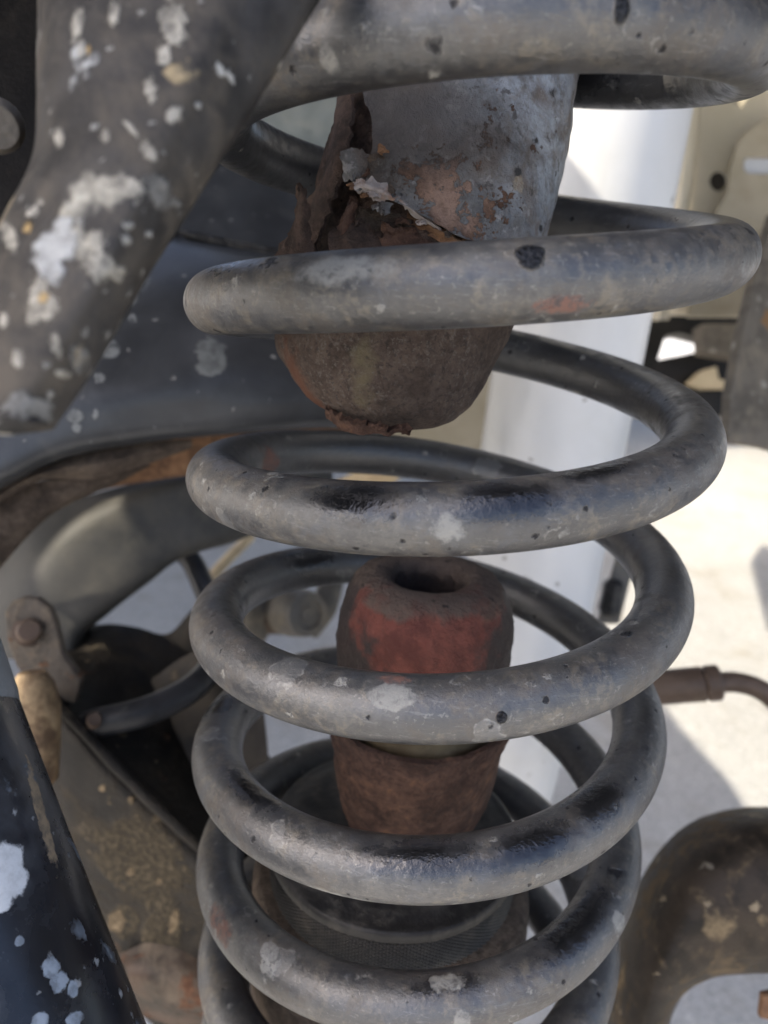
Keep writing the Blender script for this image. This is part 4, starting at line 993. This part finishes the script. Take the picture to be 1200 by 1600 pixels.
# ------------------------------------------------------------------ dark underbody hardware, right
dk = plate('subframe', [(985, 450), (1230, 450), (1230, 650), (985, 650)], .62, .02, M['dark'], None, [[(1028, 562), (1040, 524), (1062, 520), (1102, 530), (1098, 548), (1060, 556)]])
tag(dk, 'dark subframe with a bright gap, at the right between the second and third coils', 'subframe')
p = plate('tan_block', [(1098, 505), (1172, 505), (1160, 558), (1102, 548)], .58, .02, M['gritty']); tag(p, 'grey-brown block in front of the dark subframe', 'block')
p = plate('beige_lug', [(1076, 598), (1098, 578), (1120, 572), (1124, 592), (1146, 596), (1146, 606), (1100, 606)], .60, .01, M['sand']); tag(p, 'small beige lug at the foot of the dark subframe', 'lug')
gb = plate('gritty_bracket', [(1212, 330), (1300, 330), (1300, 730), (1200, 700), (1138, 690), (1142, 615), (1160, 520), (1186, 410)], lambda x, y: .40 + (x - 1200) * .0002, .006, M['gritty'])
tag(gb, 'gritty grey-brown bracket standing at the right edge below the shield', 'bracket')

# ------------------------------------------------------------------ brake hose
bh = thing('brake_hose', at(1040, 1100, .34), 'rusty brown brake hose with a fat crimped fitting, right of the lower coils', 'brake hose')
axis_lathe('crimp_fitting', at(985, 1078, .345), at(1127, 1066, .335), [(0, .0072), (.03, .0078), (.80, .0078), (.82, .0070), (.85, .0080), (.97, .0080), (1, .0068)], M['fitting'], bh, 32, rough=.0002)
tube('hose', [(1115, 1067, .336), (1150, 1066, .335), (1185, 1076, .334), (1220, 1104, .333), (1250, 1150, .333)], .0046, M['fitting'], bh, 30, 16)

# ------------------------------------------------------------------ knuckle, bottom right
kn = thing('steering_knuckle', at(1150, 1600, .28), 'big brown muddy knuckle with a rounded opening, at the bottom right corner', 'knuckle')
sheet('knuckle_arch', [
    [(930, 1720, .33), (945, 1560, .33), (975, 1430, .33), (1030, 1335, .328), (1085, 1292, .327), (1150, 1272, .326), (1230, 1268, .326), (1330, 1275, .326)],
    [(935, 1720, .308), (950, 1560, .308), (980, 1425, .306), (1033, 1328, .303), (1088, 1283, .301), (1153, 1264, .300), (1230, 1262, .300), (1330, 1270, .300)],
    [(945, 1720, .290), (962, 1562, .289), (996, 1438, .286), (1046, 1352, .282), (1100, 1310, .280), (1160, 1292, .278), (1232, 1291, .277), (1330, 1297, .277)],
    [(968, 1720, .276), (985, 1570, .275), (1018, 1470, .272), (1064, 1398, .269), (1114, 1362, .267), (1168, 1350, .265), (1238, 1350, .264), (1330, 1355, .264)],
    [(992, 1720, .268), (1008, 1578, .267), (1038, 1505, .265), (1078, 1452, .263), (1120, 1426, .262), (1172, 1416, .261), (1240, 1416, .260), (1330, 1420, .260)],
    [(1016, 1720, .267), (1028, 1585, .267), (1052, 1530, .266), (1086, 1495, .265), (1124, 1475, .264), (1172, 1468, .263), (1240, 1468, .262), (1330, 1471, .262)],
    [(1032, 1720, .272), (1044, 1592, .272), (1064, 1553, .272), (1094, 1530, .271), (1127, 1518, .270), (1172, 1513, .269), (1240, 1513, .268), (1330, 1516, .268)],
    [(1036, 1720, .295), (1048, 1594, .295), (1068, 1556, .295), (1097, 1533, .295), (1129, 1521, .295), (1172, 1516, .295), (1240, 1516, .295), (1330, 1519, .295)]], .004, M['knuckle'], kn, 90, 80, [(.0012, 35), (.0005, 130)], sharp=60)
plate('rusty_tab', [(1192, 1555), (1230, 1548), (1230, 1600), (1188, 1592)], .285, .003, M['orange_rust'], kn)
